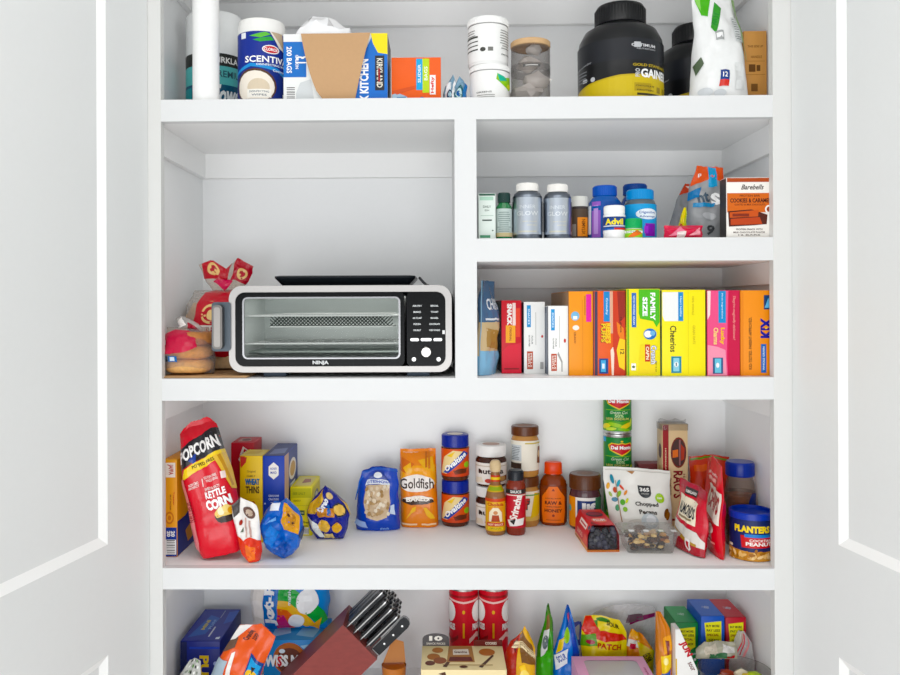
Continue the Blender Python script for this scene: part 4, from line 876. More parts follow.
# popcorn bag
x0, _ = U(218, 563, .04)
bag('popcorn_bag', 'large red popcorn bag leaning left with yellow banner and rounded top', 'popcorn bag', (x0 + .000, .088, C_), .122, .320, .090, '#d41f2b', [
  ('p', [(0, 1), (1, 1), (1, .86), (0, .84)], '#d92b35'), ('p', [(0, .83), (1, .93), (1, .76), (0, .68)], '#17161c'), ('t', 'POPCORN', .50, .80, .92, .088, '#f6f4f2', 10, 2), ('p', [(.25, .73), (.45, .77), (.4, .68)], '#2d3f8c'),
  ('p', [(.08, .62), (.14, .68), (1, .765), (1, .71), (.12, .61)], '#f0c928'), ('t', 'POPPED FRESH', .58, .69, .55, .026, '#3a2a10', 9, 2),
  ('p', [(.78, .72), (1, .74), (1, .45), (.95, .46)], '#e2b85e'), ('p', [(.86, .72), (.92, .73), (.98, .48), (.96, .48)], '#c08a3a'),
  ('p', [(.0, .60), (.10, .62), (.16, .12), (.1, .06), (.0, .1)], '#e58a8c'), ('t', 'POPCORN', .08, .36, .4, .07, '#8f1a22', -86),
  ('t', 'NON GMO', .28, .555, .18, .022, '#f4dcd8', 5), ('t', 'PROJECT', .28, .53, .2, .02, '#f4dcd8', 5), ('t', 'GLUTEN FREE', .62, .585, .26, .02, '#f4dcd8', 5), ('r', .44, .52, .455, .58, '#f4dcd8'), ('t', 'WHOLE GRAIN', .64, .56, .24, .02, '#f4dcd8', 5), ('r', .82, .55, .9, .6, '#f4dcd8'),
  ('t', 'SWEET & SALTY', .62, .50, .3, .022, '#f4dcd8', 5), ('r', .48, .435, .86, .485, '#c41a25'), ('t', 'KETTLE', .66, .458, .38, .05, '#ffffff', 5, 2), ('t', 'CORN', .68, .385, .46, .075, '#ffffff', 5, 3),
  ('e', .76, .285, .2, .055, '#2b1d16'), ('e', .76, .305, .19, .045, '#e9c675'), ('e', .70, .32, .06, .03, '#f6e8c0'), ('e', .80, .33, .06, .03, '#f0d58a'), ('e', .86, .31, .05, .025, '#d99a3c'), ('p', [(.58, .28), (.94, .28), (.86, .24), (.66, .235)], '#241712')],
  outline=[(0, -.40, .42), (.12, -.48, .48), (.6, -.5, .46), (.86, -.43, .36), (.97, -.40, .32), (1, -.30, .24)], top=[(0, .95), (.3, .985), (.6, .99), (.85, 1.0), (1, .97)], mode='brick', rot=(math.radians(-3), math.radians(-11), math.radians(5)), seed=41, amp=.007, zs=C_)
# red cracker carton behind
carton('cracker_box', 'dark red cracker carton standing behind the popcorn bag', 'box', -.552, -.492, .31, Z(238, 443, .31), C_, .10, '#bb2430', px=False, arts={
  'front': [('t', 'CHEEZ', .62, .86, .7, .12, '#f3ece6', 70, 2), ('r', .1, .5, .9, .7, '#c13038')], 'top': [('p', [(.2, .2), (.8, .3), (.6, .8), (.2, .7)], '#b88a80'), ('e', .5, .5, .2, .2, '#5c2a26')]})
# yellow cracker carton and blue carton
carton('cracker_box', 'yellow wheat cracker carton left of the dark blue carton', 'box', -.5020, -.4455, .20, Z(250, 456, .20), C_, .09, '#e8bf2c', px=False, arts={
  'front': [('p', [(0, 1), (.22, 1), (0, .88)], '#b5322c'), ('p', [(.02, .99), (.3, .99), (.26, .93), (.02, .86)], '#b5322c'), ('t', 'Original', .5, .82, .4, .035, '#8a6a14'), ('t', 'WHEAT', .56, .70, .66, .075, '#3a2c18', 0, 2), ('t', 'WHEAT', .54, .705, .66, .07, '#2f6ea8', 0, 2), ('t', 'THINS', .56, .61, .64, .085, '#3a2c18', 0, 2), ('t', 'FAMILY', .5, .77, .4, .025, '#8a6a14'),
            ('t', 'CRISP', .6, .36, .24, .16, '#c2401f', -90, 2), ('r', .1, .5, .9, .505, '#c79a18')], 'top': [('r', 0, 0, 1, 1, '#e6cf6a'), ('p', [(.1, .2), (.7, .3), (.8, .8), (.2, .7)], '#d8b848')], 'left': [('r', 0, 0, 1, 1, '#d8ae22')]})
carton('granola_box', 'royal blue carton with white hexagon mark beside the yellow wheat carton', 'box', -.4445, -.3905, .20, Z(272, 456, .20), C_, .19, '#1d3aa4', px=False, arts={
  'front': [('p', [(.5, .93), (.74, .88), (.74, .78), (.5, .73), (.26, .78), (.26, .88)], '#f4f2ea'), ('t', 'HONEY', .5, .855, .34, .03, '#1d3aa4'), ('t', 'MAID', .5, .81, .30, .03, '#1d3aa4'),
            ('t', 'GRAHAM', .5, .54, .5, .025, '#c9d4f0'), ('t', 'CRACKERS', .5, .50, .5, .025, '#c9d4f0'), ('r', .35, .46, .65, .465, '#c9d4f0')] + lines(.5, .42, .5, 5, .04, .014, '#aab9e6', 4) + [('t', 'NET WT', .6, .2, .3, .02, '#aab9e6'), ('e', .08, .45, .04, .01, '#c9d4f0')],
  'right': [('p', [(0, 1), (.3, 1), (.3, 0), (0, 0)], '#c7a38c'), ('p', [(.3, 1), (1, 1), (1, 0), (.3, 0)], '#22357c'), ('e', .6, .76, .28, .13, '#e6dfcf'), ('e', .6, .76, .2, .09, '#c79a52'), ('r', .42, .5, .8, .6, '#dfe4ef')], 'top': [('r', 0, 0, 1, 1, '#26366e'), ('p', [(.2, .1), (.9, .2), (.8, .6), (.2, .5)], '#6c7aa8')]})
yy = .262
carton('cracker_box', 'small yellow carton with black and green print in front of the blue one', 'box', -.387, -.331, yy, Z(296, 487, yy), C_, .14, '#f2e21e', px=False, arts={
  'front': [('r', .02, .78, .98, .98, '#c7c21c'), ('t', 'SEE SALT', .4, .87, .6, .05, '#7a8a1c'), ('t', 'LIGHTLY', .3, .72, .34, .03, '#5c5c14'), ('r', .1, .62, .9, .625, '#b8ac14'), ('r', .34, .42, .66, .52, '#274a2a'), ('t', 'ORGANIC', .5, .47, .26, .04, '#dfe8a8'), ('e', .5, .34, .06, .02, '#2c2c18'),
            ('t', 'Gluten Free', .5, .27, .7, .05, '#4a4410', 0, 1), ('t', 'Crackers', .5, .2, .6, .05, '#4a4410', 0, 1)] + barcode(.50, .02, .86, .16),
  'right': [('r', .05, .05, .95, .95, '#dcc818'), ('e', .5, .72, .28, .12, '#6a6f66'), ('e', .5, .72, .16, .07, '#d8d4c0'), ('t', 'CRACKERS', .5, .35, .5, .2, '#8a7a14', 90)], 'top': [('r', .1, .1, .9, .9, '#e8dc8a'), ('p', [(.4, .3), (.8, .4), (.7, .7), (.4, .7)], '#a8756a')]})
# small bags
x, w = ctr(240, 265, 560, .055)
bag('snack_bag', 'small white and red snack bag slumped beside the popcorn bag', 'bag', (x + .002, .046, C_), .060, .148, .036, '#f0ece8', [
  ('p', [(0, 0), (1, 0), (1, .36), (.6, .42), (.3, .36), (0, .5)], '#dd3b2a'), ('p', [(.2, .02), (.7, .05), (.8, .25), (.4, .3)], '#f07a4a'), ('p', [(.0, 1), (.4, 1), (.3, .8), (.05, .78)], '#3b3634'), ('e', .68, .82, .2, .09, '#5a4038', 30), ('e', .68, .82, .12, .05, '#b8a290', 30),
  ('p', [(.4, .4), (.5, .72), (.56, .72), (.48, .4)], '#caa9a0'), ('p', [(.6, .42), (.64, .7), (.7, .7), (.68, .42)], '#b5948c'), ('p', [(.2, .5), (.36, .56), (.34, .48)], '#4a5a44'), ('e', .3, .64, .1, .04, '#9a3a34')],
  outline=[(0, -.14, .3), (.15, -.36, .42), (.7, -.5, .5), (.9, -.5, .5), (1, -.5, .46)], top=[(0, .9), (.4, 1), (.7, .92), (1, .84)], rot=(0, math.radians(-8), 0), seed=51, amp=.008, zs=C_, seal=.02)
x, w = ctr(256, 299, 560, .05)
bag('cookie_bag', 'crumpled shiny blue cookie bag in front of the yellow cartons', 'bag', (x + .005, .070, C_), .104, .140, .07, '#1f58b8', [
  ('p', [(.62, .95), (.95, .78), (.92, .42), (.62, .52), (.55, .7)], '#d99c4c'), ('p', [(.66, .88), (.86, .76), (.84, .55), (.66, .62)], '#b87a34'), ('e', .72, .74, .04, .03, '#4a2c18'), ('e', .80, .62, .03, .025, '#4a2c18'), ('p', [(.2, .95), (.5, .98), (.46, .86), (.24, .84)], '#e6ebf4'),
  ('p', [(.1, .3), (.3, .6), (.5, .5), (.3, .2)], '#2a73d2'), ('p', [(.3, .15), (.6, .35), (.8, .2), (.6, .05)], '#18459c'), ('p', [(.15, .6), (.4, .75), (.42, .68)], '#7fb0ea'), ('p', [(.92, .4), (1, .6), (1, .3)], '#26324e')],
  mode='pillow', outline=[(0, -.16, .24), (.15, -.36, .40), (.5, -.5, .5), (.75, -.46, .47), (.93, -.36, .36), (1, -.30, .26)], top=[(0, .84), (.25, .95), (.5, .93), (.7, 1), (1, .88)], bot=[(0, .06), (.45, 0), (.6, 0), (1, .06)], seed=55, amp=.017, zs=C_, seal=.02, rot=(math.radians(-6), 0, 0))
x, w = ctr(306.5, 347.5, 530, .21)
bag('cookie_bag', 'crumpled navy and yellow cookie bag right of the small yellow carton', 'bag', (x, .235, C_), .110, .136, .06, '#2a2f86', [
  ('p', [(.02, .75), (.3, .96), (.42, .78), (.24, .52), (.04, .56)], '#e3b45a'), ('e', .80, .62, .16, .13, '#1b1c2c'), ('e', .80, .62, .13, .10, '#e9c070'), ('e', .42, .28, .15, .12, '#e6b862'), ('e', .74, .26, .12, .10, '#dfa94e'), ('e', .62, .86, .1, .06, '#e2c48a'), ('p', [(.28, .6), (.70, .66), (.68, .48), (.30, .44)], '#c98a50'),
  ('t', 'Oreo', .42, .68, .34, .14, '#eceef6', 62, 3), ('p', [(.06, .5), (.28, .3), (.34, .06), (.2, .06)], '#e4ebee'), ('p', [(.3, .04), (.7, .04), (.6, .14), (.4, .14)], '#d8c080'), ('r', .52, .5, .6, .7, '#2f5fb0'), ('p', [(.9, .9), (1, .7), (1, .5)], '#cfae62')],
  mode='pillow', outline=[(0, -.26, .34), (.2, -.42, .44), (.5, -.5, .5), (.75, -.44, .42), (.94, -.26, .2), (1, -.2, .12)], top=[(0, .88), (.4, 1), (.7, .96), (1, .88)], seed=57, amp=.013, zs=C_, seal=.02)
# blue bag with window
x, w = ctr(353, 399.5, 500, .28); yb = Yb(532)
bag('cereal_bag', 'blue resealable bag with clear window showing pale oat clusters', 'bag', (x, yb + .030, C_), 2 * w * .97, Z(375, 467, yb), .062, '#1f3fb0', None) if False else None
hh = Z(375, 467, yb + .02) - C_
bag('cereal_bag', 'blue resealable bag with clear window showing pale oat clusters', 'bag', (x, yb + .034, C_), 2 * w * .98, hh, .06, '#1e40b2', [
  ('p', [(.2, .72), (.78, .72), (.80, .45), (.72, .22), (.5, .17), (.26, .22), (.18, .45)], '#d3b99a')] +
  [('e', .22 + .55 * random.Random(k).random(), .24 + .46 * random.Random(k + 50).random(), .035, .03, ('#e3d0b4', '#b8976e', '#ecdfc8', '#a5835a')[k % 4]) for k in range(46)] +
  [('p', [(.2, .72), (.78, .72), (.74, .80), (.24, .80)], '#dfe5ee'), ('p', [(.24, .80), (.74, .80), (.60, .90), (.42, .90)], '#16338f'), ('t', 'LITESNOW', .5, .76, .5, .045, '#1e40b2', 0, 2), ('e', .5, .86, .1, .04, '#e8ecf2'), ('p', [(.80, .42), (.86, .44), (.88, .26), (.78, .27)], '#c9d6ec'), ('p', [(.05, .12), (.3, .08), (.26, .16), (.08, .2)], '#9fb6e6'), ('t', 'granola', .66, .07, .2, .05, '#8fb2ea'), ('p', [(.02, .5), (.08, .9), (.1, .9), (.05, .5)], '#4a78d8'), ('p', [(.0, .94), (1, .95), (1, 1), (0, 1)], '#2c4fae')],
  outline=[(0, -.48, .5), (.1, -.5, .5), (.8, -.42, .46), (.92, -.38, .45), (1, -.33, .42)], top=[(0, .93), (.3, .985), (.6, 1), (1, .95)], seed=61, amp=.004, zs=C_)
bag('zip_strip', None, None, (0, 0, 0), .01, .01, .001, '#ffffff', None) if False else None
# goldfish bag
yb = Yb(528); x, w = ctr(399.5, 438.5, 490, yb); hh = Z(419, 451, yb + .0) - C_
bag('cracker_bag', 'orange fish cracker bag standing upright between blue bag and stacked jars', 'bag', (x, yb + .035, C_), 2 * w, hh, .066, '#ec7f26', [
  ('p', [(0, .8), (1, .8), (1, .55), (0, .5)], '#f5a02e'), ('p', [(.05, .9), (.4, .82), (.2, .7), (0, .74)], '#d8621a'), ('p', [(.5, .86), (.9, .9), (.95, .72), (.7, .76)], '#f2b13c'), ('t', 'Pepperidge Farm', .3, .955, .4, .018, '#fbe4c4'), ('r', .70, .78, .76, .96, '#c7661c'), ('r', .78, .76, .84, .97, '#d8741e'),
  ('p', [(.1, .77), (.3, .84), (.34, .72), (.2, .70)], '#f6b64a'), ('e', .47, .575, .46, .115, '#f9efe0'), ('e', .47, .575, .44, .105, '#f4ece6'), ('t', 'Goldfish', .47, .575, .88, .135, '#33211a', 0, 1),
  ('e', .48, .365, .40, .05, '#f7e9d8'), ('p', [(.06, .34), (.10, .38), (.86, .37), (.90, .33), (.6, .30), (.3, .30)], '#3a2a22'), ('t', 'BAKED', .48, .375, .6, .06, '#fdf6ec', 0, 2), ('p', [(.14, .1), (.30, .19), (.40, .22), (.42, .28), (.32, .26), (.26, .20)], '#f6bd52'), ('p', [(.62, .26), (.70, .27), (.86, .17), (.90, .12), (.80, .12), (.70, .17)], '#f6bd52'),
  ('r', .06, .04, .44, .06, '#fbd9b0'), ('r', .56, .04, .92, .06, '#fbd9b0')], mode='brick', outline=[(0, -.48, .5), (.7, -.5, .44), (1, -.49, .43)], seed=63, amp=.0022, back='#e9e6e2', zs=C_, wob=.005)
# jar stacks
def stack_jar(name, cat, px0, px1, yc, z, h, lidf, bodyc, lidc, labc, ops, label, group, ltop=None, neck=.9, labz=(.06, .72), rk=1.0, bodykind='gloss', ribs=True):
    x, r = ctr(px0, px1, 490, yc); r *= rk
    zl = h * (1 - lidf)
    vessel(name, label, cat, x, yc, z, [(r * .9, 0), (r, .006), (r, zl * .88), (r * neck, zl * .97), (r * neck * .98, zl * 1.01)], mat(bodyc, bodykind), lid=[(r * (neck + .04), zl), (r * (neck + .07), zl + .001), (r * (neck + .07), h * .985), (r * (neck + .02), h - .0005)], lm=mat(lidc, 'plastic'),
           lab=(h * labz[0], r, h * labz[1], r), labm=labc, labops=ops, group=group, lidtop=ltop, ribs=ribs)
oy = .378; h = .1218
ov = [('p', [(0, .0), (1, 0), (1, .2), (0, .1)], '#cf3d1a'), ('p', [(.10, .1), (.30, .1), (.72, .9), (.45, .95), (.22, .7)], '#f3d9a0'), ('p', [(.18, .12), (.34, .12), (.85, .82), (.70, .94)], '#1d3f9a'), ('t', 'Ovaltine', .50, .54, .62, .20, '#ffffff', 38, 2, .2), ('p', [(.45, .22), (.8, .30), (.78, .12), (.5, .08)], '#7a2f14'), ('e', .80, .42, .09, .11, '#8fc23c'), ('p', [(.3, .75), (.5, .92), (.42, .7)], '#f4c74a'), ('e', .64, .2, .14, .09, '#5c2410')]
for k in range(2):
    stack_jar('chocolate_spread_jar', 'jar', 441.3, 469.3, oy, C_ + k * (h + .0008), h, .27, '#4c2416', '#232f8f', '#dd4f22', ov, ('orange labelled spread jar with blue lid, upper one of its stack' if k else 'orange labelled spread jar with blue lid, lower one of its stack'), 'stacked spread jars with blue lids', ltop=[('e', .5, .5, .45, .45, '#d9cfc4')], labz=(.10, .70), rk=.98)
nu_ = [('t', 'nutella', .50, .62, .56, .26, '#2a1712', 0, 2), ('t', 'n', .245, .62, .07, .2, '#2a1712', 0, 3), ('p', [(.62, .1), (.9, .16), (.92, .4), (.7, .38)], '#6b3318'), ('p', [(.1, .05), (.34, .1), (.3, .34), (.12, .3)], '#e9d9c2'), ('e', .76, .27, .09, .12, '#c79a6a'), ('e', .45, .18, .08, .1, '#c23a2c'), ('r', .1, .84, .9, .88, '#c9b8a4')]
zl = C_
for k, (hh, lf) in enumerate(((.109, .26), (.1085, .28))):
    stack_jar('hazelnut_spread_jar', 'jar', 475.3, 507, .368, zl, hh, lf, '#3a1c12', '#efedea', '#efe7df', nu_, ('hazelnut spread jar with white lid, upper one of its stack' if k else 'hazelnut spread jar with white lid, lower one of its stack'), 'stacked hazelnut spread jars', ltop=[('e', .5, .5, .45, .45, '#b59484')] if k else None, labz=(.06, .58), neck=.88, rk=.97)
    zl += hh + .0008
zl = C_
for k, (hh, lf, lc) in enumerate(((.132, .2, '#efe4d0'), (.134, .19, '#efe8d8'))):
    ops = ([('r', 0, 0, 1, .16, '#d9b46a'), ('t', 'Jif', .42, .52, .38, .5, '#2b2420', 0, 4), ('t', 'Jif', .41, .54, .37, .48, '#c93028', 0, 2), ('p', [(.62, .1), (.95, .2), (.95, .9), (.72, .95)], '#e3b92e'), ('r', .1, .86, .9, .9, '#4c8a48')] if k == 0 else
           [('r', .10, .32, .42, .86, '#c9ced0'), ('t', 'Nutrition', .26, .78, .24, .06, '#444a4c')] + lines(.26, .70, .26, 7, .055, .02, '#5c6366', 6) + [('r', .08, .06, .42, .26, '#3b2a20'), ('p', [(.80, .25), (1, .2), (1, .8), (.84, .8)], '#7a4526'), ('e', .88, .55, .05, .12, '#d8b48a'), ('r', .5, .9, 1, .94, '#c9b45a')])
    stack_jar('peanut_butter_jar', 'jar', 511, 539.3, .377, zl, hh, lf, '#b98042', '#5b3422', lc, ops, ('tall peanut butter jar with brown lid, upper one of its stack' if k else 'tall peanut butter jar with brown lid, lower one of its stack'), 'stacked peanut butter jars', ltop=[('e', .5, .5, .42, .42, '#7a5038')] if k else None, labz=(.13, .72), neck=.90, rk=.98)
    zl += hh + .0008
# sauce bottles
x, r = ctr(485.3, 505.8, 520, .285); r *= .97; h = Z(495.5, 460, .285) - C_
vessel('hot_sauce_bottle', 'hot sauce bottle with round wooden cap and yellow label', 'bottle', x, .285, C_, [(r * .9, 0), (r, .006), (r, h * .50), (r * .9, h * .57), (r * .52, h * .68), (r * .46, h * .72), (r * .46, h * .80), (r * .42, h * .84)], mat('#8a5a34', 'gloss'),
  lid=[(r * .34, h * .835), (r * .5, h * .85), (r * .58, h * .90), (r * .54, h * .96), (r * .36, h * .995)], lm=mat('#d9bb8a', 'wood'), ribs=False, lab=[((h * .06, r, h * .50, r), '#e0a52a', [
    ('r', 0, .90, 1, 1, '#c8401f'), ('t', 'Cholula', .5, .82, .56, .10, '#b5261e', 0, 2), ('r', .24, .30, .76, .74, '#d98a2a'), ('p', [(.28, .3), (.30, .58), (.42, .72), (.58, .72), (.70, .58), (.72, .3)], '#f1e3c4'), ('p', [(.36, .3), (.40, .5), (.60, .5), (.64, .3)], '#a8442c'), ('e', .5, .57, .07, .06, '#c98a62'), ('r', .2, .16, .8, .27, '#c4302a'), ('t', 'HOT SAUCE', .5, .21, .5, .06, '#f4e4c0'), ('r', .25, .05, .75, .12, '#e8d24a'), ('t', 'ORIGINAL', .5, .085, .4, .045, '#6a3a14')]),
    ((h * .715, r * .47, h * .80, r * .47), '#c4392a', [('r', 0, .3, 1, .7, '#e8c33c')]), ((h * .585, r * .87, h * .665, r * .58), '#caa13a', [('r', .2, .2, .8, .8, '#8aa03a')])])
x, r = ctr(505.8, 526, 520, .285); r *= .96; h = Z(516, 471, .27) - C_
vessel('chili_sauce_bottle', 'dark red sauce bottle with black cap beside the wooden capped bottle', 'bottle', x, .285, C_, [(r * .9, 0), (r, .006), (r, h * .72), (r * .96, h * .79), (r * .8, h * .83), (r * .76, h * .85)], mat('#7a2a1c', 'gloss'),
  lid=[(r * .76, h * .845), (r * .80, h * .85), (r * .78, h * .98), (r * .7, h)], lm=mat('#1d2026', 'plastic'), lab=(h * .12, r, h * .72, r), labm='#b81f2a', labops=[('r', 0, .88, 1, 1, '#22201f'), ('t', 'SAUCE', .5, .94, .36, .07, '#f2efe8'), ('t', 'Sriracha', .5, .54, .84, .20, '#f3e8e2', 76, 2), ('p', [(.2, .2), (.8, .26), (.74, .08), (.3, .04)], '#ece8e4'), ('p', [(.28, .18), (.5, .24), (.44, .08)], '#1f1d1c'), ('r', .1, .84, .9, .86, '#e8dcd0')])
# honey
x, r = ctr(539.6, 567, 500, .378); h = Z(553, 463, .36) - C_
def hon(u, v): return 0
vessel('honey_bottle', 'honey bottle with orange label and orange cap', 'bottle', x, .378, C_, [(r * .84, 0), (r * .92, .005), (r * .97, h * .3), (r, h * .58), (r * .93, h * .70), (r * .70, h * .78), (r * .56, h * .80), (r * .55, h * .83)], mat('#7a2f10', 'gloss'), sy=.68,
  lid=[(r * .62, h * .81), (r * .66, h * .82), (r * .63, h * .98), (r * .56, h)], lm=mat('#e2472a', 'plastic'), lab=(h * .05, r * .955, h * .64, r * .985), labm='#6b2a10',
  labops=[('p', [(.22, .0), (.78, .0), (.82, .3), (.80, .70), (.68, .84), (.60, .98), (.40, .98), (.32, .84), (.20, .70), (.18, .3)], '#ef7a4a'), ('p', [(.50, .93), (.54, .86), (.46, .86)], '#8a3218'), ('t', 'LOCAL RAW', .5, .66, .38, .035, '#4a1c10'), ('t', 'RAW &', .5, .54, .42, .10, '#4a1c10', 0, 2), ('t', 'UNFILTERED', .5, .435, .38, .03, '#4a1c10'), ('t', 'HONEY', .5, .33, .44, .09, '#4a1c10', 0, 2), ('e', .5, .2, .03, .035, '#8a3218'), ('r', .32, .07, .68, .09, '#b8502c')])
# squat jar behind the red pack
x, r = ctr(569.5, 600.5, 500, .345); h = Z(585, 475, .32) - C_
vessel('peanut_butter_jar', 'peanut butter jar with wide brown lid behind the red berry pack', 'jar', x, .345, C_, [(r * .92, 0), (r, .006), (r, h * .6), (r * .92, h * .70), (r * .9, h * .74)], mat('#4a2a30', 'gloss'),
  lid=[(r * .97, h * .73), (r * 1.0, h * .74), (r * 1.0, h * .97), (r * .95, h - .0004)], lm=mat('#54301f', 'plastic'), lidtop=[('e', .5, .5, .4, .4, '#6e4630'), ('t', 'Jif', .5, .5, .3, .2, '#8a6046')], lab=(h * .06, r, h * .60, r), labm='#efeae4', labops=[('r', 0, .0, .3, 1, '#e58a34'), ('r', .34, .36, .80, .9, '#27376a'), ('t', 'Jif', .56, .63, .34, .40, '#f4f2f0', 0, 3), ('r', .3, 0, 1, .32, '#c22a24'), ('r', .72, .3, .95, 1, '#3a6a4a'), ('e', .12, .6, .06, .12, '#4aa6a8')])
# red sleeve pack with dark tray
t = root('berry_pack', (.388, .122, C_ + .0004), math.radians(1.5))
mb = MB(); W2, D2, H2 = .0385, .155, .064; RD = mat('#cf2430'); OR = mat('#e07a3a')
P0 = [(-W2, 0), (W2, 0), (W2 * .98, H2 * .62), (W2 * .72, H2), (-W2 * .72, H2), (-W2 * .98, H2 * .62)]
nP = len(P0); V = [(a, 0, b) for a, b in P0] + [(a, D2, b) for a, b in P0]
mb.add(V, [(k, nP + k, nP + (k + 1) % nP, (k + 1) % nP) for k in range(nP)] + [tuple(range(nP, 2 * nP))], RD)
fs_ = lambda a, b, c, d: Surf(lambda u, v: tuple(Vector(a) * (1 - u) * (1 - v) + Vector(b) * u * (1 - v) + Vector(c) * u * v + Vector(d) * (1 - u) * v), 1, 1, .15, .05)
art(mb, fs_((-W2 * .72, 0, H2), (W2 * .72, 0, H2), (W2 * .72, D2, H2), (-W2 * .72, D2, H2)), [('e', .5, .3, .34, .14, '#ef8a7a'), ('e', .5, .66, .38, .15, '#2a2a30'), ('e', .5, .68, .3, .1, '#8a3a44'), ('t', 'PLUM', .5, .3, .5, .12, '#ffffff'), ('p', [(0, .1), (.1, .0), (.3, .0), (.1, .2)], '#8a1a20'), ('r', .1, .84, .9, .92, '#e86a62')])
art(mb, fs_((-W2, D2, 0), (-W2, 0, 0), (-W2 * .98, 0, H2 * .62), (-W2 * .98, D2, H2 * .62)), [('r', 0, 0, 1, .24, '#e8a06a'), ('t', 'SNACKS', .4, .6, .4, .3, '#f4c0b0'), ('p', [(.6, .3), (.8, .9), (1, .8), (.9, .3)], '#e0584a'), ('r', .05, .08, .5, .16, '#5c3a34')])
art(mb, fs_((-W2 * .98, D2, H2 * .62), (-W2 * .98, 0, H2 * .62), (-W2 * .72, 0, H2), (-W2 * .72, D2, H2)), [('r', .3, .2, .8, .7, '#f2e2dc'), ('r', .35, .35, .75, .5, '#b81f28')])
mb.box((-W2, .0, 0), (W2, .004, .004), OR)
mb.make('sleeve', t)
mb = MB(); mb.box((-W2 * .9, .008, .003), (W2 * .9, .02, H2 * .5), mat('#2c2b30', 'gloss'), .004)
mb.box((-W2 * .86, .006, H2 * .5), (W2 * .86, .02, H2 * .54), clear('clear_plastic', '#ffffff', .3)); mb.make('tray', t)
mb = MB(); rr = random.Random(5)
for k in range(24): mb.blob((rr.uniform(-.028, .028), .0075 + .006 * rr.random(), .010 + (H2 * .72) * rr.random()), (.0085,) * 3, mat(('#1d1c24', '#2b2a38', '#3a3a4a')[k % 3], 'gloss'), k, .1)
mb.make('berries', t)
mb = MB(); mb.prism([(-W2 * .93, .002), (W2 * .93, .002), (W2 * .9, H2 * .6), (W2 * .66, H2 * .93), (-W2 * .66, H2 * .93), (-W2 * .9, H2 * .6)], -.004, -.003, clear('clear_plastic', '#ffffff', .04, .05)); mb.make('clear_front', t)
tag(t, 'red sleeved pack of dark round fruit with clear front at the shelf edge', 'berry pack')
# cans
x, r = ctr(603.5, 631.5, 440, .377); ch = .1226
for k, lb in enumerate(('green bean can at the bottom of the can stack, hidden behind the white pecan bag', 'green bean can in the middle of the stack, cut off by the white pecan bag', 'green bean can on top of the stack, right under the shelf above')):
    sh = .04 if k == 2 else .10
    vessel('food_can', lb, 'can', x, .377, C_ + k * (ch + .0006), [(r * .96, 0), (r, .002), (r, .004), (r * .965, .007), (r * .965, ch - .007), (r, ch - .004), (r, ch - .001), (r * .97, ch), (r * .95, ch - .004), (.0001, ch - .004)], mat('#b9bbb9', 'metal'), ribs=False, lab=(.008, r * .97, ch - .008, r * .97), labm='#1f7a35', group='stacked food cans',
      labops=[('r', 0, .88, .30 - sh, 1, '#4a9ed0'), ('r', 0, .0, .14, .84, '#5a9a3a'), ('p', [(.5 + sh, 0.540), (.22 + sh, 0.680), (.17 + sh, 0.800), (.26 + sh, 0.870), (.42 + sh, 0.850), (.5 + sh, 0.870), (.58 + sh, 0.850), (.74 + sh, 0.870), (.83 + sh, 0.800), (.78 + sh, 0.680)], '#e8c85a'),
        ('p', [(.5 + sh, 0.570), (.25 + sh, 0.690), (.20 + sh, 0.790), (.28 + sh, 0.850), (.42 + sh, 0.830), (.5 + sh, 0.850), (.58 + sh, 0.830), (.72 + sh, 0.850), (.80 + sh, 0.790), (.75 + sh, 0.690)], '#c8242a'), ('t', 'Del Monte', .5 + sh, .75, .50, .09, '#ffffff', 0, 2), ('e', .5 + sh, .905, .03, .02, '#e8c85a'),
        ('r', .2, .525, .85, .54, '#7fc03a'), ('t', 'Green Cut', .52 + sh / 2, .47, .42, .07, '#dff0d0', 0, 0, .3), ('t', '50%', .52 + sh / 2, .385, .2, .08, '#bfe0a0'), ('t', 'LESS SODIUM', .5, .31, .56, .05, '#d8d27a'), ('p', [(0, .22), (.3, .28), (.6, .24), (1, .32), (1, .02), (0, .0)], '#4c9a2c'),
        ('e', .2, .12, .16, .06, '#e8d85a', 15), ('e', .46, .16, .18, .05, '#9acb3a', -12), ('e', .72, .14, .16, .06, '#e6c94a', 20), ('e', .86, .22, .1, .05, '#c2d84a', 70), ('e', .34, .06, .14, .04, '#c8e060', 5), ('e', .66, .04, .16, .04, '#7fbf3a', -10)])
# dark carton behind
carton('tea_box', 'low maroon carton at the back between the cans and the pasta box', 'box', .53, .62, .37, Z(650, 464, .37), C_, .045, '#8a4a4c', px=False, arts={'front': [('r', .1, .75, .9, .92, '#a5605c')]})
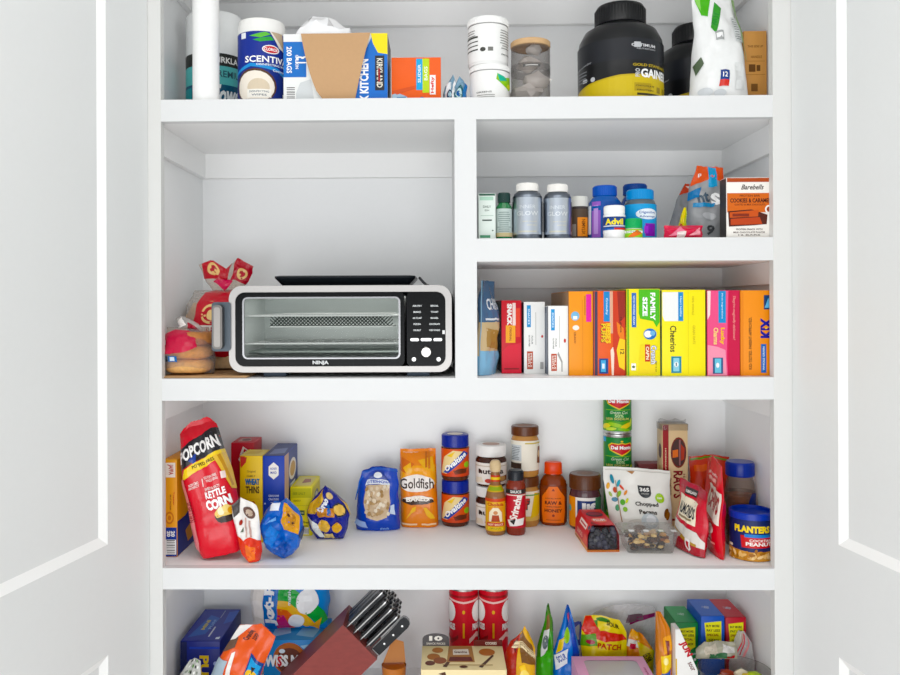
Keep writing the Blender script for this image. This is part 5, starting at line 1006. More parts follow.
# pecan bag
yb = .247; x, w = ctr(606, 673, 500, yb)
bag('pecan_bag', 'white resealable pecan bag with colourful leaf pattern', 'nut bag', (x + .002, yb + .030, C_), .180, Z(640, 470, yb + .02) - C_, .05, '#ecebe4', [
  ('e', .60, .64, .10, .09, '#2b2e30'), ('r', .50, .62, .70, .74, '#2b2e30'), ('t', '365', .60, .68, .15, .06, '#f2f2ee', 0, 2), ('t', 'ORGANIC', .60, .615, .12, .015, '#c8c8c2'), ('e', .82, .56, .07, .075, '#9ac53a'), ('t', 'new', .82, .56, .07, .03, '#f4f6e8'),
  ('t', 'Chopped', .60, .455, .36, .075, '#38342f', 0, 2), ('t', 'Pecans', .60, .35, .28, .065, '#38342f', 0, 2), ('e', .885, .34, .035, .08, '#6b4226', -20), ('e', .905, .30, .03, .07, '#8a5a34', -25),
  ('e', .12, .82, .028, .07, '#2f7f96', 10), ('e', .05, .72, .024, .05, '#e2a13a', -20), ('e', .21, .76, .024, .06, '#3f9ab0', -30), ('e', .25, .70, .020, .05, '#d95a4a', 40), ('e', .14, .66, .03, .045, '#c0503a', 0), ('e', .19, .60, .028, .06, '#7fb03a', -40), ('e', .30, .62, .02, .05, '#e08a3a', -40),
  ('e', .12, .52, .045, .035, '#2f6f8c', 0), ('e', .23, .48, .04, .04, '#5aa040', 40), ('e', .30, .50, .018, .045, '#c8d24a', -40), ('e', .14, .40, .03, .05, '#3f8a5a', -20), ('e', .25, .38, .036, .035, '#7fb03a', 25), ('e', .07, .60, .02, .04, '#8aa03a', 20), ('p', [(.165, .2), (.18, .2), (.17, .8), (.16, .8)], '#9a7a5a'),
  ('e', .40, .17, .16, .08, '#cfccc4'), ('e', .60, .22, .14, .11, '#c6d0d4'), ('e', .62, .24, .08, .07, '#e6ebee'), ('e', .42, .13, .1, .04, '#7a5a3c'), ('p', [(.02, .955), (.98, .955), (.98, .965), (.02, .965)], '#c4c2ba'), ('p', [(.34, .95), (.46, .95), (.42, .90)], '#a87a52')],
  outline=[(0, -.36, .50), (.3, -.42, .48), (.8, -.5, .44), (1, -.5, .44)], top=[(0, 1), (.5, 1), (1, .965)], rot=(math.radians(-2), math.radians(1.5), 0), seed=71, amp=.0016, zs=C_, wob=.008)
# clear tray of mixed nuts
t = root('nut_tray', (.499, .150, C_ + .0004), math.radians(-1))
CP = clear('clear_plastic', '#f7f7f5', .08, .05, 0, .35)  # whitish body tone: white reflection on the lid put into the colour
mb = MB()
def frus(z, w, d, r=.012): return [(a, b, z) for a, b in rrect(-w / 2, w / 2, -d / 2, d / 2, r)]
rings = [frus(.001, .108, .085), frus(.045, .126, .103), frus(.046, .138, .112, .016), frus(.048, .138, .112, .016), frus(.050, .126, .100)]; n = len(rings[0])
V = sum(rings, []); F = [tuple(range(n))[::-1]] + [(j * n + k, j * n + (k + 1) % n, (j + 1) * n + (k + 1) % n, (j + 1) * n + k) for j in range(3) for k in range(n)]
mb.add(V, F, CP); mb.make('container', t)
mb = MB(); R2 = [frus(.0485, .139, .113, .016), frus(.051, .128, .102), frus(.0505, .11, .086)]; V = sum(R2, []); mb.add(V, [(j * n + k, j * n + (k + 1) % n, (j + 1) * n + (k + 1) % n, (j + 1) * n + k) for j in range(2) for k in range(n)] + [tuple(2 * n + k for k in range(n))], CP)
for xx in (-.05, -.015, .02, .05): mb.box((xx, -.035, .0508), (xx + .012, -.02, .0512), mat('#e9ecee', 'gloss'))
art(mb, Surf(lambda u, v: (-.06 + u * .12, -.04 + v * .08, .0512), 1, 1, .12, .08), [('p', [(.1, .3), (.5, .9), (.9, .95), (.95, .5), (.5, .2)], '#3f3a34'), ('p', [(.14, .34), (.5, .8), (.7, .8), (.4, .3)], '#dcd9d2'), ('p', [(.56, .6), (.85, .85), (.9, .6), (.6, .4)], '#e9e7e2')]) if False else None
mb.make('lid', t)
mb = MB(); rr = random.Random(8)
for k in range(95):
    c = mat(('#3a2216', '#4a2c1a', '#2c1a12', '#d9a85c', '#e2bd7a', '#7a4526', '#c98f4a')[rr.randrange(7)], 'bread'); s_ = rr.uniform(.0055, .0085); zz = rr.uniform(.008, .036)
    k_ = .85 + .15 * zz / .04
    mb.blob((rr.uniform(-.046, .046) * k_, rr.uniform(-.034, .034) * k_, zz), (s_ * 1.25, s_, s_ * .75), c, k, .2, 1)
mb.make('mixed_nuts', t)['kind'] = 'stuff'
tag(t, 'shallow clear plastic tray of mixed nuts in front of the pecan bag', 'nut tray')
# tall pasta box with film top
yb = .300; xa_, xb_ = U(662.5, 500, yb)[0], U(688, 500, yb)[0]; Wv = xb_ - xa_; zt_ = Z(675, 423, yb); Hv = zt_ - C_
t = root('pasta_box', ((xa_ + xb_) / 2, yb, C_ + .0004))
mb = MB(); mb.box((-Wv / 2, 0, 0), (Wv / 2, .052, Hv * .985), mat('#d9bb92'), .001)
art(mb, Surf(lambda u, v: (-Wv / 2 + .001 + u * (Wv - .002), 0, .001 + v * (Hv * .985 - .002)), 1, 1, Wv, Hv), [('r', 0, .30, .24, 1, '#8e2a2c'), ('t', 'HOMEMADE', .12, .68, .2, .05, '#e6c9a4', -90), ('e', .64, .74, .32, .145, '#7a2a22'), ('e', .64, .74, .29, .13, '#3a2320'), ('p', [(.40, .76), (.62, .77), (.62, .70), (.40, .69)], '#d8642c'), ('r', .66, .62, .72, .86, '#8a5a5a'), ('p', [(.74, .82), (.88, .78), (.86, .68), (.74, .66)], '#a5382a'),
   ('t', "RAO'S", .62, .44, .26, .40, '#7a2428', -90, 2), ('t', 'Homemade', .86, .44, .2, .10, '#7a2428', -90), ('t', 'Spaghetti', .32, .42, .16, .08, '#5c3a24', -90), ('r', .2, .1, .9, .12, '#8e2a2c')])
art(mb, Surf(lambda u, v: (-Wv / 2, .05 - .048 * u, .002 + v * (Hv * .98)), 1, 1, .05, Hv), [('e', .6, .74, .3, .07, '#4a2a24'), ('r', .3, .3, .7, .6, '#c79f72')])
mb.make('carton', t)
mb = MB(); mb.box((-Wv / 2 - .001, -.001, Hv * .93), (Wv / 2 + .001, .053, Hv * .99), clear('clear_film', '#ffffff', .25, .1, .4), .0005)
V = [(-Wv / 2 - .004 + (Wv + .008) * k / 10, .026 + .004 * math.sin(k * 2.1), Hv * .985 + j * (.010 + .003 * math.sin(k * 1.3))) for j in range(2) for k in range(11)]
mb.add(V, [(k, k + 1, 12 + k, 11 + k) for k in range(10)], clear('clear_film', '#ffffff', .25, .1, .4)); mb.make('film_wrap', t)
tag(t, 'tall beige and maroon pasta box with oval window and clear film top', 'pasta box')
# almonds bag and red pouch, both turned sideways
def yawbag(label, p0, p1, zh, T, base, ops, seed, name='nut_bag', cat='nut bag', **kw):
    """bag whose bottom edge runs from p0 (left end, back) to p1 (right end, front)"""
    dx, dy = p1[0] - p0[0], p1[1] - p0[1]; L = math.hypot(dx, dy); a = math.atan2(dy, dx)
    return bag(name, label, cat, ((p0[0] + p1[0]) / 2, (p0[1] + p1[1]) / 2, C_), L, zh, T, base, ops, rot=(kw.pop('lean', 0), kw.pop('tilt', 0), a), seed=seed, zs=C_, **kw)
p1 = (U(711, 555, .075)[0] - .016, .070); p0 = (U(680, 535, .20)[0] - .016, .19)
yawbag('red and white almond bag turned sideways beside the nut tray', p0, p1, .163, .042, '#b5222c', [
  ('p', [(0, 1), (1, 1), (1, .86), (0, .90)], '#a5404a'), ('p', [(.0, .88), (1, .84), (1, .34), (0, .40)], '#c2303a'), ('p', [(.12, .80), (.80, .76), (.80, .42), (.12, .46)], '#efe4cc'), ('r', .30, .82, .66, .93, '#2c2626'), ('t', 'KIRKLAND', .48, .87, .3, .04, '#e9e2dc'), ('t', 'ALMONDS', .46, .60, .62, .17, '#20242a', -3, 2), ('r', .2, .47, .7, .50, '#8a7a5a'),
  ('p', [(.0, .42), (.85, .34), (1, .22), (1, .12), (.5, .14), (0, .24)], '#d8d3cc'), ('p', [(.05, .30), (.5, .24), (.9, .17), (.9, .13), (.5, .15), (.05, .24)], '#b08a4a'), ('p', [(0, .24), (1, .12), (1, 0), (0, 0)], '#a8202c'), ('p', [(.62, .22), (.78, .20), (.77, .07), (.70, .03), (.63, .09)], '#efe9e6'), ('p', [(.66, .18), (.74, .17), (.73, .09), (.70, .06), (.67, .10)], '#b8303a')] + [('r', .06 + .08 * k, .02, .075 + .08 * k, .12, '#c9605c') for k in range(7)],
  81, outline=[(0, -.5, .5), (1, -.46, .42)], top=[(0, 1), (1, .93)], amp=.0022, lean=math.radians(-6))
p1 = (U(727.5, 562, .045)[0] - .006, .045 + .012); p0 = (U(704, 540, .20)[0] + .010, .215)
yawbag('tall bright red nut pouch standing sideways behind the almond bag', p0, p1, .222, .034, '#d3202a', [
  ('p', [(.3, .72), (.98, .70), (.98, .36), (.3, .42)], '#efe2d6'), ('t', 'CHIPS', .66, .56, .56, .2, '#a8202a', -3, 3), ('r', .3, .76, .8, .80, '#e8a09c'), ('t', 'SEMI SWEET', .6, .84, .5, .03, '#f0c4c0'), ('e', .7, .28, .16, .05, '#ecd8d0'), ('t', 'NET 12', .7, .28, .2, .03, '#a8202a'), ('r', .5, .14, .9, .16, '#e88a86')],
  85, name='snack_pouch', cat='pouch', outline=[(0, -.5, .5), (1, -.42, .5)], top=[(0, .94), (.5, 1.02), (1, .97)], amp=.004)
bag('snack_pouch', 'orange red pouch with green zip top at the back beside the pasta box', 'pouch', (U(712, 470, .31)[0], .335, C_), .104, Z(712, 456, .32) - C_, .05, '#d63a28', [
  ('p', [(0, 1), (1, 1), (1, .93), (.5, .95), (0, .92)], '#d4372a'), ('p', [(.02, .975), (.5, .985), (.98, .965), (.98, .94), (.5, .958), (.02, .945)], '#5f8a35'), ('r', .1, .80, .5, .88, '#e8603a'), ('r', .3, .3, .9, .7, '#c42a20')],
  seed=87, amp=.005, zs=C_, outline=[(0, -.5, .5), (1, -.48, .5)], top=[(0, .97), (.6, 1), (1, .97)])
# peanut containers
x, r = ctr(726, 759, 500, .185); x = min(x, .735); r = .036; h = Z(741, 464, .155) - C_
vessel('peanut_jar', 'clear plastic peanut jar with dark blue lid behind the peanut can', 'jar', .7375, .190, C_, [(r * .92, 0), (r, .006), (r, h * .66), (r * .94, h * .74), (r * .84, h * .80), (r * .82, h * .83)], clear('clear_plastic', '#efe6dc', .16, .06),
  lid=[(r * .90, h * .83), (r * .94, h * .84), (r * .94, h * .98), (r * .88, h)], lm=mat('#1c2f8c', 'plastic'), contents=[(r * .88, .006), (r * .93, .012), (r * .93, h * .60)], cm=mat('#a8683c', 'bread'),
  lab=(h * .12, r * 1.0, h * .64, r * 1.0), labm=clear('clear_plastic', '#efe6dc', .1, .06), labops=[('e', .86, .58, .20, .46, '#1d2a6c'), ('t', 'PLANTERS', .84, .62, .30, .13, '#f2d23a', 0, 2), ('r', .66, .30, 1, .40, '#3a6ab8'), ('r', .66, .14, 1, .28, '#c8302c'), ('r', .30, .02, .55, .3, '#c26a3c')])
r = .049; x = .729; h = Z(752, 515, .04) - C_
vessel('peanut_can', 'round dark blue peanut can with blue lid at the right end', 'can', x, .092, C_, [(r * .97, 0), (r, .003), (r, h * .86)], mat('#1b2350', 'card'), lid=[(r * 1.02, h * .86), (r * 1.03, h * .865), (r * 1.03, h * .98), (r * .99, h), (r * .93, h), (r * .92, h * .93)], lm=mat('#20349c', 'plastic'), ribs=False,
  lab=(h * .01, r, h * .86, r), labm='#1c2552', labops=[('p', [(0, 0), (1, 0), (1, .30), (.8, .24), (.5, .22), (.2, .26), (0, .3)], '#c98f52'), ('t', 'PLANTERS', .51, .78, .54, .17, '#f1cf3a', 0, 3), ('p', [(.34, .62), (.94, .60), (.92, .34), (.36, .32)], '#c42a2c'), ('r', .40, .58, .9, .66, '#3a78c4'), ('t', 'COCKTAIL', .64, .51, .34, .06, '#f6ece6'), ('t', 'PEANUTS', .64, .42, .44, .09, '#f6ece6', 0, 2), ('e', .90, .34, .07, .1, '#d8d8d4'), ('e', .90, .34, .05, .07, '#4a5a8a'), ('r', .1, .3, .2, .36, '#e8e2c8')] +
    [('e', .08 + .84 * random.Random(k * 3).random(), .04 + .2 * random.Random(k * 5 + 1).random(), .045, .035, ('#e3b679', '#b87838', '#efcb94', '#96602c')[k % 4], k * 40) for k in range(34)])
# ================================================================== lowest shelf in view (D)
# blue carton with its lid up
carton('cookie_carton', 'dark blue cookie carton in the lower left corner with glossy printed top', 'box', -.6385, -.541, .152, .680, D_, .215, '#161f6e', px=False, kind='card', arts={
  'front': [('r', .0, 0, .16, 1, '#10163f'), ('t', 'PUFF', .60, .56, .5, .24, '#d9b43a', -90, 2), ('r', .22, .9, 1, .93, '#2c3c9c'), ('e', .9, .7, .06, .03, '#9aa6d8'), ('e', .9, .6, .05, .02, '#9aa6d8'), ('r', .2, .1, .95, .2, '#2740a4')],
  'top': [('p', [(0, 0), (1, 0), (1, 1), (0, 1)], '#172690'), ('p', [(.1, .1), (.5, .2), (.6, .7), (.3, .8)], '#1f55b4'), ('t', 'MINI', .35, .48, .3, .10, '#c9b53c', 90, 2), ('t', 'PUFF', .52, .5, .3, .08, '#8aa8dc', 90), ('r', .62, .12, .66, .42, '#c9ccd8'), ('r', .60, .7, .62, .95, '#8f95b8'), ('p', [(.85, .05), (.95, .05), (.95, .12), (.85, .1)], '#e8f0fa'), ('p', [(.8, .5), (1, .6), (1, .95), (.75, .9)], '#2a52b8')]})
# patterned bag in the corner
bag('popcorn_packet', 'grey and white patterned packet at the very bottom left', 'bag', (-.620, .06, D_), .066, .172, .04, '#b9b9b4', [('e', .2 + .15 * (k % 5), .98 - .07 * (k // 5), .05, .02, ('#33352f', '#efefea', '#7c8278', '#5f8a4a')[k % 4], k * 30) for k in range(40)],
  outline=[(0, -.5, .5), (.6, -.5, .5), (1, -.1, .26)], rot=(0, math.radians(14), 0), seed=91, amp=.007, zs=D_)
# blue drink-mix box, marshmallow bag on it
carton('cocoa_box', 'light blue cocoa box under the marshmallow bag', 'box', -.458, -.300, .262, .6395, D_, .15, '#2f7fc8', px=False, arts={
  'front': [('e', .42, .66, .27, .30, '#a8603c'), ('e', .42, .62, .22, .24, '#5a2c20'), ('t', 'SWISS MISS', .36, .62, .84, .22, '#f4f6f8', 0, 3), ('p', [(.6, .9), (.9, .95), (.95, .75), (.7, .8)], '#9fc8ea'), ('e', .3, .8, .05, .04, '#dce9f5'), ('e', .86, .7, .05, .05, '#cfe2f2'), ('r', 0, 0, 1, .16, '#1f5ca8'), ('t', 'S', .26, .61, .08, .2, '#c2303a', 0, 3)],
  'top': [('r', 0, 0, 1, 1, '#4a94d4'), ('p', [(.1, .1), (.4, .3), (.3, .8), (.1, .6)], '#a8cfee'), ('p', [(.5, .2), (.8, .1), (.9, .7), (.6, .8)], '#8fc0e8')]})
bag('marshmallow_bag', 'large marshmallow bag with rainbow print lying on the cocoa box', 'marshmallow bag', (-.402, .335, .6402), .212, .176, .085, '#2f7fd0', [
  ('p', [(0, 0), (.22, 0), (.28, .4), (.18, 1), (0, 1)], '#ece7e2'), ('e', .10, .82, .12, .14, '#f6f2ef'), ('e', .09, .56, .11, .13, '#efe9e4'), ('e', .12, .32, .12, .13, '#f4efec'), ('e', .1, .1, .1, .1, '#e6dfda'), ('p', [(.52, 1), (1, 1), (1, .80), (.52, .84)], '#2450b8'),
  ('p', [(.30, .60), (.55, .66), (.75, .50), (.95, .30), (1, .14), (.9, .06), (.7, .3), (.5, .46), (.3, .48)], '#37a048'), ('p', [(.26, .48), (.5, .46), (.7, .3), (.86, .08), (.72, .04), (.5, .3), (.28, .36)], '#f0b42c'), ('p', [(.26, .38), (.5, .34), (.66, .12), (.56, .02), (.28, .04)], '#e2653a'), ('p', [(.26, .26), (.45, .26), (.54, .04), (.26, .0)], '#c42a6c'),
  ('e', .74, .46, .13, .19, '#f2f4f6', -15), ('e', .60, .16, .10, .12, '#f2f4f6', 10), ('p', [(.78, .06), (.92, .2), (.9, .0)], '#f2a83c'),
  ('p', [(.19, .4), (.22, 1), (.40, 1), (.37, .3), (.34, 0), (.18, 0)], '#2f6ec6'), ('t', 'Jet-Puffed', .285, .68, 1.20, .17, '#f4f6fa', 90, 3), ('t', 'Jumbo', .45, .84, .3, .06, '#f4f6fa', 90, 2), ('t', 'marshmallows', .52, .66, .5, .04, '#dfe9f5', 90), ('t', 'LARGER', .96, .78, .2, .03, '#f4f6fa', 90, 2), ('e', .78, .93, .04, .03, '#e8ecf2')],
  mode='pillow', outline=[(0, -.46, .46), (.5, -.5, .5), (1, -.46, .48)], seed=95, amp=.004, seal=.03, rot=(math.radians(-3), 0, 0), zs=.6402)
# orange chip bag leaning right
bag('chip_bag', 'orange bag with blue emblem slumped in front of the blue carton', 'bag', (-.530, .088, D_), .112, .250, .05, '#e25426', [
  ('p', [(0, .90), (.16, .86), (.2, .76), (.0, .68)], '#5c4438'), ('p', [(0, 1), (.3, 1), (.1, .85), (0, .82)], '#e9e4e0'), ('p', [(.62, .74), (.98, .72), (.98, .48), (.66, .48)], '#1d3c82'), ('p', [(.66, .71), (.94, .69), (.92, .58), (.68, .58)], '#4a9ad8'), ('e', .80, .56, .13, .05, '#e8b84a'), ('p', [(.74, .64), (.84, .66), (.8, .58)], '#241a18'),
  ('t', 'Crunchy', .36, .90, .2, .08, '#3a1a14', 80, 2), ('t', 'corn', .52, .88, .12, .06, '#3a1a14', 80), ('p', [(.2, .70), (.26, .72), (.40, .42), (.7, .1), (.62, .06), (.3, .4)], '#f2ece6'), ('p', [(0, .62), (.2, .62), (.26, .3), (.1, .1), (0, .2)], '#9fb0bc'), ('e', .14, .34, .12, .07, '#e2602e'), ('e', .14, .34, .07, .04, '#f2ece6'), ('p', [(.3, .3), (.6, .1), (.5, 0), (.2, 0), (.2, .2)], '#eee6de')],
  outline=[(0, -.5, .5), (.6, -.48, .46), (1, -.36, .42)], top=[(0, .92), (.5, 1), (1, .96)], rot=(math.radians(3), math.radians(24), 0), seed=97, amp=.007, zs=D_)
# knife block
def W3(px, py, y): q = U(px, py, y); return q
yk = .11; Ax, Az = W3(343, 625, yk); Bx, Bz = W3(377, 659.5, yk); zb_ = D_ + .0004
ed = Vector((Bx - Ax, 0, Bz - Az)); L = ed.length; e1 = ed.normalized(); up = Vector((-e1.z, 0, e1.x)); dn = -up      # up: the way the knives point
def along(P, s): return (P[0] + dn.x * s, P[1] + dn.z * s)
k1 = (Bz - zb_) / -dn.z
Bf = along((Bx, Bz), k1); Af = along((Ax, Az), .245)
t = root('knife_block', (0, 0, 0)); mb = MB(); RW = mat('#7d2f2a', 'wood')
t.location = (Ax, yk, zb_)
def loc2(p): return (p[0] - Ax, p[1] - zb_)
poly = [loc2(p) for p in ((Ax, Az), (Bx, Bz), Bf, (Af[0] + .01, zb_), Af)][::-1]
mb.prism(poly, 0, .135, RW); 
top_m = mat('#2b2f4c', 'wood')
mb.make('wood_block', t)
slots = MB(); SC = [(.012 + .0215 * i, .022 + .0315 * j) for i in range(4) for j in range(4) if (i, j) != (0, 3)] + [(.102, .024)]
NK = len(SC)
base = Vector((0, 0, Az - zb_))
for s, dy in SC:
    c = base + e1 * s * (L / .112) + up * .0006; hw = .012
    rot_ = s < .1; V = [c + e1 * a + Vector((0, dy + b, 0)) for a, b in ([(-.0022, -hw), (.0022, -hw), (.0022, hw), (-.0022, hw)] if rot_ else [(-hw, -.0022), (hw, -.0022), (hw, .0022), (-hw, .0022)])]
    slots.add(V, [(0, 1, 2, 3)], mat('#120c0b'))
slots.make('slots', t)
tag(t, 'dark red wooden knife block tipped at an angle, full of black handled knives', 'knife block')
def knife(label, s, dy, big, ext):
    """handle grows out of the slot along 'up'; local x = along the block edge, local z = along the knife"""
    c = Vector((Ax, yk, zb_)) + base + e1 * s * (L / .112)
    o = root('kitchen_knife', c + Vector((0, dy, 0)))
    o.rotation_euler = (Matrix.Rotation(math.atan2(up.x, up.z), 4, 'Y') @ Matrix.Rotation(PI / 2 if s < .1 else 0, 4, 'Z')).to_euler()
    hl, hw, ht = (.112, .0125, .008) if big else (.102, .0125, .0068)
    mb = MB(); prof = [(-hw * .9, .003 + ext), (hw * .9, .003 + ext), (hw * .95, hl * .5 + ext), (hw * 1.0, hl - .012 + ext), (hw * .8, hl - .004 + ext), (hw * .3, hl + ext), (-hw * .5, hl + ext), (-hw * 1.0, hl - .004 + ext), (-hw * 1.15, hl - .013 + ext), (-hw * 1.0, hl * .75 + ext), (-hw * .9, hl * .5 + ext)]
    mb.prism([(a, z) for a, z in prof], -ht, -.0013, mat('#101216', 'plastic')); mb.prism([(a, z) for a, z in prof], .0013, ht, mat('#101216', 'plastic')); mb.make('handle', o)
    mb = MB(); mb.prism([(a * 1.05, z + .0008) for a, z in prof], -.0011, .0011, mat('#b4b4b4', 'metal')); mb.box((-hw * .7, -ht * .8, .006 + ext), (hw * .7, ht * .8, .010 + ext), mat('#2c2c2e', 'metal'), .001); mb.make('tang', o)
    mb = MB(); mb.prism([(-hw * .7, -.02), (hw * .7, -.02), (hw * .8, .003 + ext), (-hw * .8, .003 + ext)], -.0008, .0008, mat('#cfcfcf', 'metal')); mb.make('blade', o)
    for q in ((.28, .55, .82) if label.startswith('lowest') else ()):
        mb = MB(); mb.lathe([(.0001, .0012), (.0022, .001), (.0026, 0)], mat('#e6e6e6', 'metal'), 12, xf=Matrix.Translation((0, -ht, ext + hl * q)) @ Matrix.Rotation(PI / 2, 4, 'X')); mb.make('rivet', o)
    tag(o, label, 'knife', 'black handled knives in the block'); return o
for k, (s, dy) in enumerate(SC):
    big = k < 3
    nm = ('black handled steak knife held in the tilted wooden block' if 3 <= k < NK - 1 else ('black handled large knife in the uppermost row of the wooden block' if big else 'lowest knife of the block, its three bright rivets facing forward'))
    o = knife(nm, s, dy, big or k == NK - 1, (.010, .006, .002)[k] if big else (.002 if k == NK - 1 else .010 - .003 * ((k - 3) // 4)))
    if 3 <= k < NK - 1: o['group'] = 'steak knives in the block'
    elif big: o['group'] = 'large knives in the block'
    else: del o['group']
# orange tub
x, r = ctr(381, 406, 668, .23)
vessel('plastic_tub', 'small orange plastic tub right of the knife block', 'tub', x, .25, D_, [(r * .8, 0), (r * .84, .003), (r, Z(393, 668, .23) - D_)], mat('#cf7a3e', 'gloss'), seg=32, contents=[(r * .78, .004), (r * .9, .08)], cm=mat('#c4632c', 'plastic'),
  extra=lambda t: (lambda m: (m.add([(-r * .9, .012, .082), (r * .95, .012, .082), (r * .8, .03, .128), (-r * .1, .035, .135)], [(0, 1, 2, 3)], mat('#d29062', 'plastic')), m.make('peeled_lid', t)))(MB()))
# chip tubes
for k, (a, b) in enumerate(((449.2, 478.2), (478.9, 508))):
    x, r = ctr(a, b, 620, .345); r *= .985; h = .262
    vessel('chip_tube', ('red chip tube standing on the left of its twin' if k == 0 else 'red chip tube standing on the right of its twin'), 'chip tube', x, .345, D_, [(r * .97, 0), (r, .003), (r, h - .006)], mat('#c9c9c6', 'metal'), lid=[(r * 1.0, h - .010), (r * 1.02, h - .009), (r * 1.02, h - .001), (r * .97, h)], lm=mat('#c4c6c4', 'plastic'), ribs=False, group='red chip tubes',
      lab=(.006, r, h - .014, r), labm='#cf1f2a', labops=[('r', 0, .93, 1, .955, '#8f1418'), ('p', [(0, .90), (.5, .87), (1, .90), (1, .92), (.5, .89), (0, .92)], '#f2c9c4'), ('e', .14, .77, .17, .115, '#f3efec'), ('e', .86, .77, .17, .115, '#f3efec'),
        ('t', 'PRINGLES', .14, .61, .32, .07, '#f4f0ee', 0, 3), ('t', 'PRINGLES', .86, .61, .32, .07, '#f4f0ee', 0, 3), ('r', .48, .50, .52, .66, '#e8a03a'), ('p', [(0, .52), (.2, .47), (.38, .53), (.38, .49), (.2, .42), (0, .48)], '#8f1418'), ('p', [(.62, .49), (.8, .55), (1, .52), (1, .46), (.8, .50), (.62, .44)], '#efc4bf'), ('e', .5, .78, .03, .02, '#f0b04a')])
# snack variety box
t = carton('cookie_box', 'cream variety box of cookies marked 10 in front of the red tubes', 'box', -.0475, .150, .045, .6585, D_, .135, '#efdcae', px=False, arts={
  'front': [('t', '10', .12, .78, .08, .10, '#3a2420', 0, 2), ('t', 'COOKIE', .5, .84, .3, .05, '#4a2c20', 0, 2), ('t', 'VARIETY', .5, .74, .28, .05, '#4a2c20', 0, 2), ('e', .8, .78, .06, .06, '#b8824a'), ('e', .8, .78, .04, .04, '#d8a86a'), ('p', [(.2, .95), (.28, .98), (.3, .9)], '#4a2c1c')],
  'top': [('r', 0, 0, 1, 1, '#ecd9a8'), ('p', [(.30, .30), (.64, .30), (.62, 1), (.33, 1)], '#a8794c'), ('p', [(.32, .34), (.62, .34), (.60, .52), (.34, .52)], '#5c2420'), ('p', [(.38, .60), (.58, .62), (.57, .86), (.38, .84)], '#e9e2d4'), ('t', 'Grandma', .475, .73, .16, .10, '#4a2c20', 0, 2),
    ('e', .14, .52, .08, .14, '#a8683a'), ('e', .22, .36, .08, .14, '#8a4a2a'), ('e', .1, .25, .06, .10, '#5c2c1c'), ('e', .19, .80, .07, .12, '#b8784a'), ('e', .80, .72, .10, .16, '#b06a40'), ('p', [(.68, .1), (.86, .6), (.88, .56), (.72, .06)], '#3a2418'), ('r', .25, .16, .85, .19, '#a88a5a'), ('e', .5, .1, .05, .05, '#4a2c1c'), ('p', [(.25, .1), (.3, .3), (.34, .28), (.3, .08)], '#4a2c1c')]})
mb = MB()
tabp = [(0, 0), (.066, 0), (.066, .018)] + [(.033 + .033 * math.cos(a_), .018 + .014 * math.sin(a_)) for a_ in [PI * k / 12 for k in range(1, 12)]] + [(0, .018)]
mb.prism(tabp, 0, .0015, mat('#4d4a4c'))
art(mb, Surf(lambda u, v: (u * .066, 0, v * .032), 1, 1, .066, .032), [('t', '10', .5, .62, .5, .38, '#f2eee6', 0, 3), ('t', 'SNACK PACKS', .5, .22, .7, .16, '#d8d2c8')]); o = mb.make('tab', t); o.location = (-.099 + .001, .1335, .158)
mb = MB(); mb.box((0, 0, 0), (.070, .0015, .016), mat('#5c1f1c')); art(mb, Surf(lambda u, v: (u * .07, 0, v * .016), 1, 1, .07, .016), [('t', 'COOKIES', .6, .5, .4, .4, '#e8d8c8')]); o = mb.make('rear_flap', t); o.location = (.0285, .1335, .158)
# upright snack bags
def up_bag(label, px0, px1, y, pytop, T, base, ops, seed, group=None, name='candy_bag', cat='candy bag', **kw):
    x, w = ctr(px0, px1, 650, y); hh = Z((px0 + px1) / 2, pytop, y) - D_
    return bag(name, label, cat, (x, y + T / 2, D_), 2 * w, hh, T, base, ops, seed=seed, zs=D_, group=group, **kw)
up_bag('yellow and red snack bag right of the variety box', 507, 537, .11, 630, .06, '#e0a52a', [('p', [(0, 1), (.5, 1), (.3, .6), (.2, 0), (0, 0)], '#a8322a'), ('p', [(.15, .9), (.35, .92), (.3, .75)], '#5c1c1c'), ('p', [(.42, .98), (.9, .84), (.98, .62), (.5, .62)], '#6a4420'), ('t', 'FRUITY', .68, .78, .2, .36, '#f0dfb4', 60, 2), ('p', [(.4, .6), (.6, .6), (1, .3), (1, .1)], '#f4c84a'), ('e', .6, .5, .16, .05, '#f6d878'), ('p', [(.1, .5), (.3, .55), (.2, .3)], '#d8642c')], 101,
  outline=[(0, -.5, .5), (.8, -.5, .5), (.92, -.34, .36), (1, -.02, .26)], top=[(0, .9), (.55, 1), (1, .92)], amp=.007)
up_bag('narrow green candy bag standing on edge behind the yellow and red snack bag', 536, 555, .27, 607, .035, '#3f8f2c', [('p', [(.3, 1), (1, 1), (1, .7), (.5, .72)], '#4f7f34'), ('p', [(.3, .86), (.6, .9), (.55, .72), (.3, .7)], '#8a6a44'), ('p', [(.2, .7), (.6, .74), (.6, .5), (.2, .4)], '#dfe6e2'), ('e', .42, .58, .2, .08, '#5a6a6c'), ('p', [(0, .4), (.8, .5), (.7, 0), (0, 0)], '#3fae2a')], 103,
  outline=[(0, -.5, .5), (.5, -.4, .46), (.8, 0, .42), (1, .12, .24)], top=[(0, 1), (1, 1)], amp=.005, group=None)
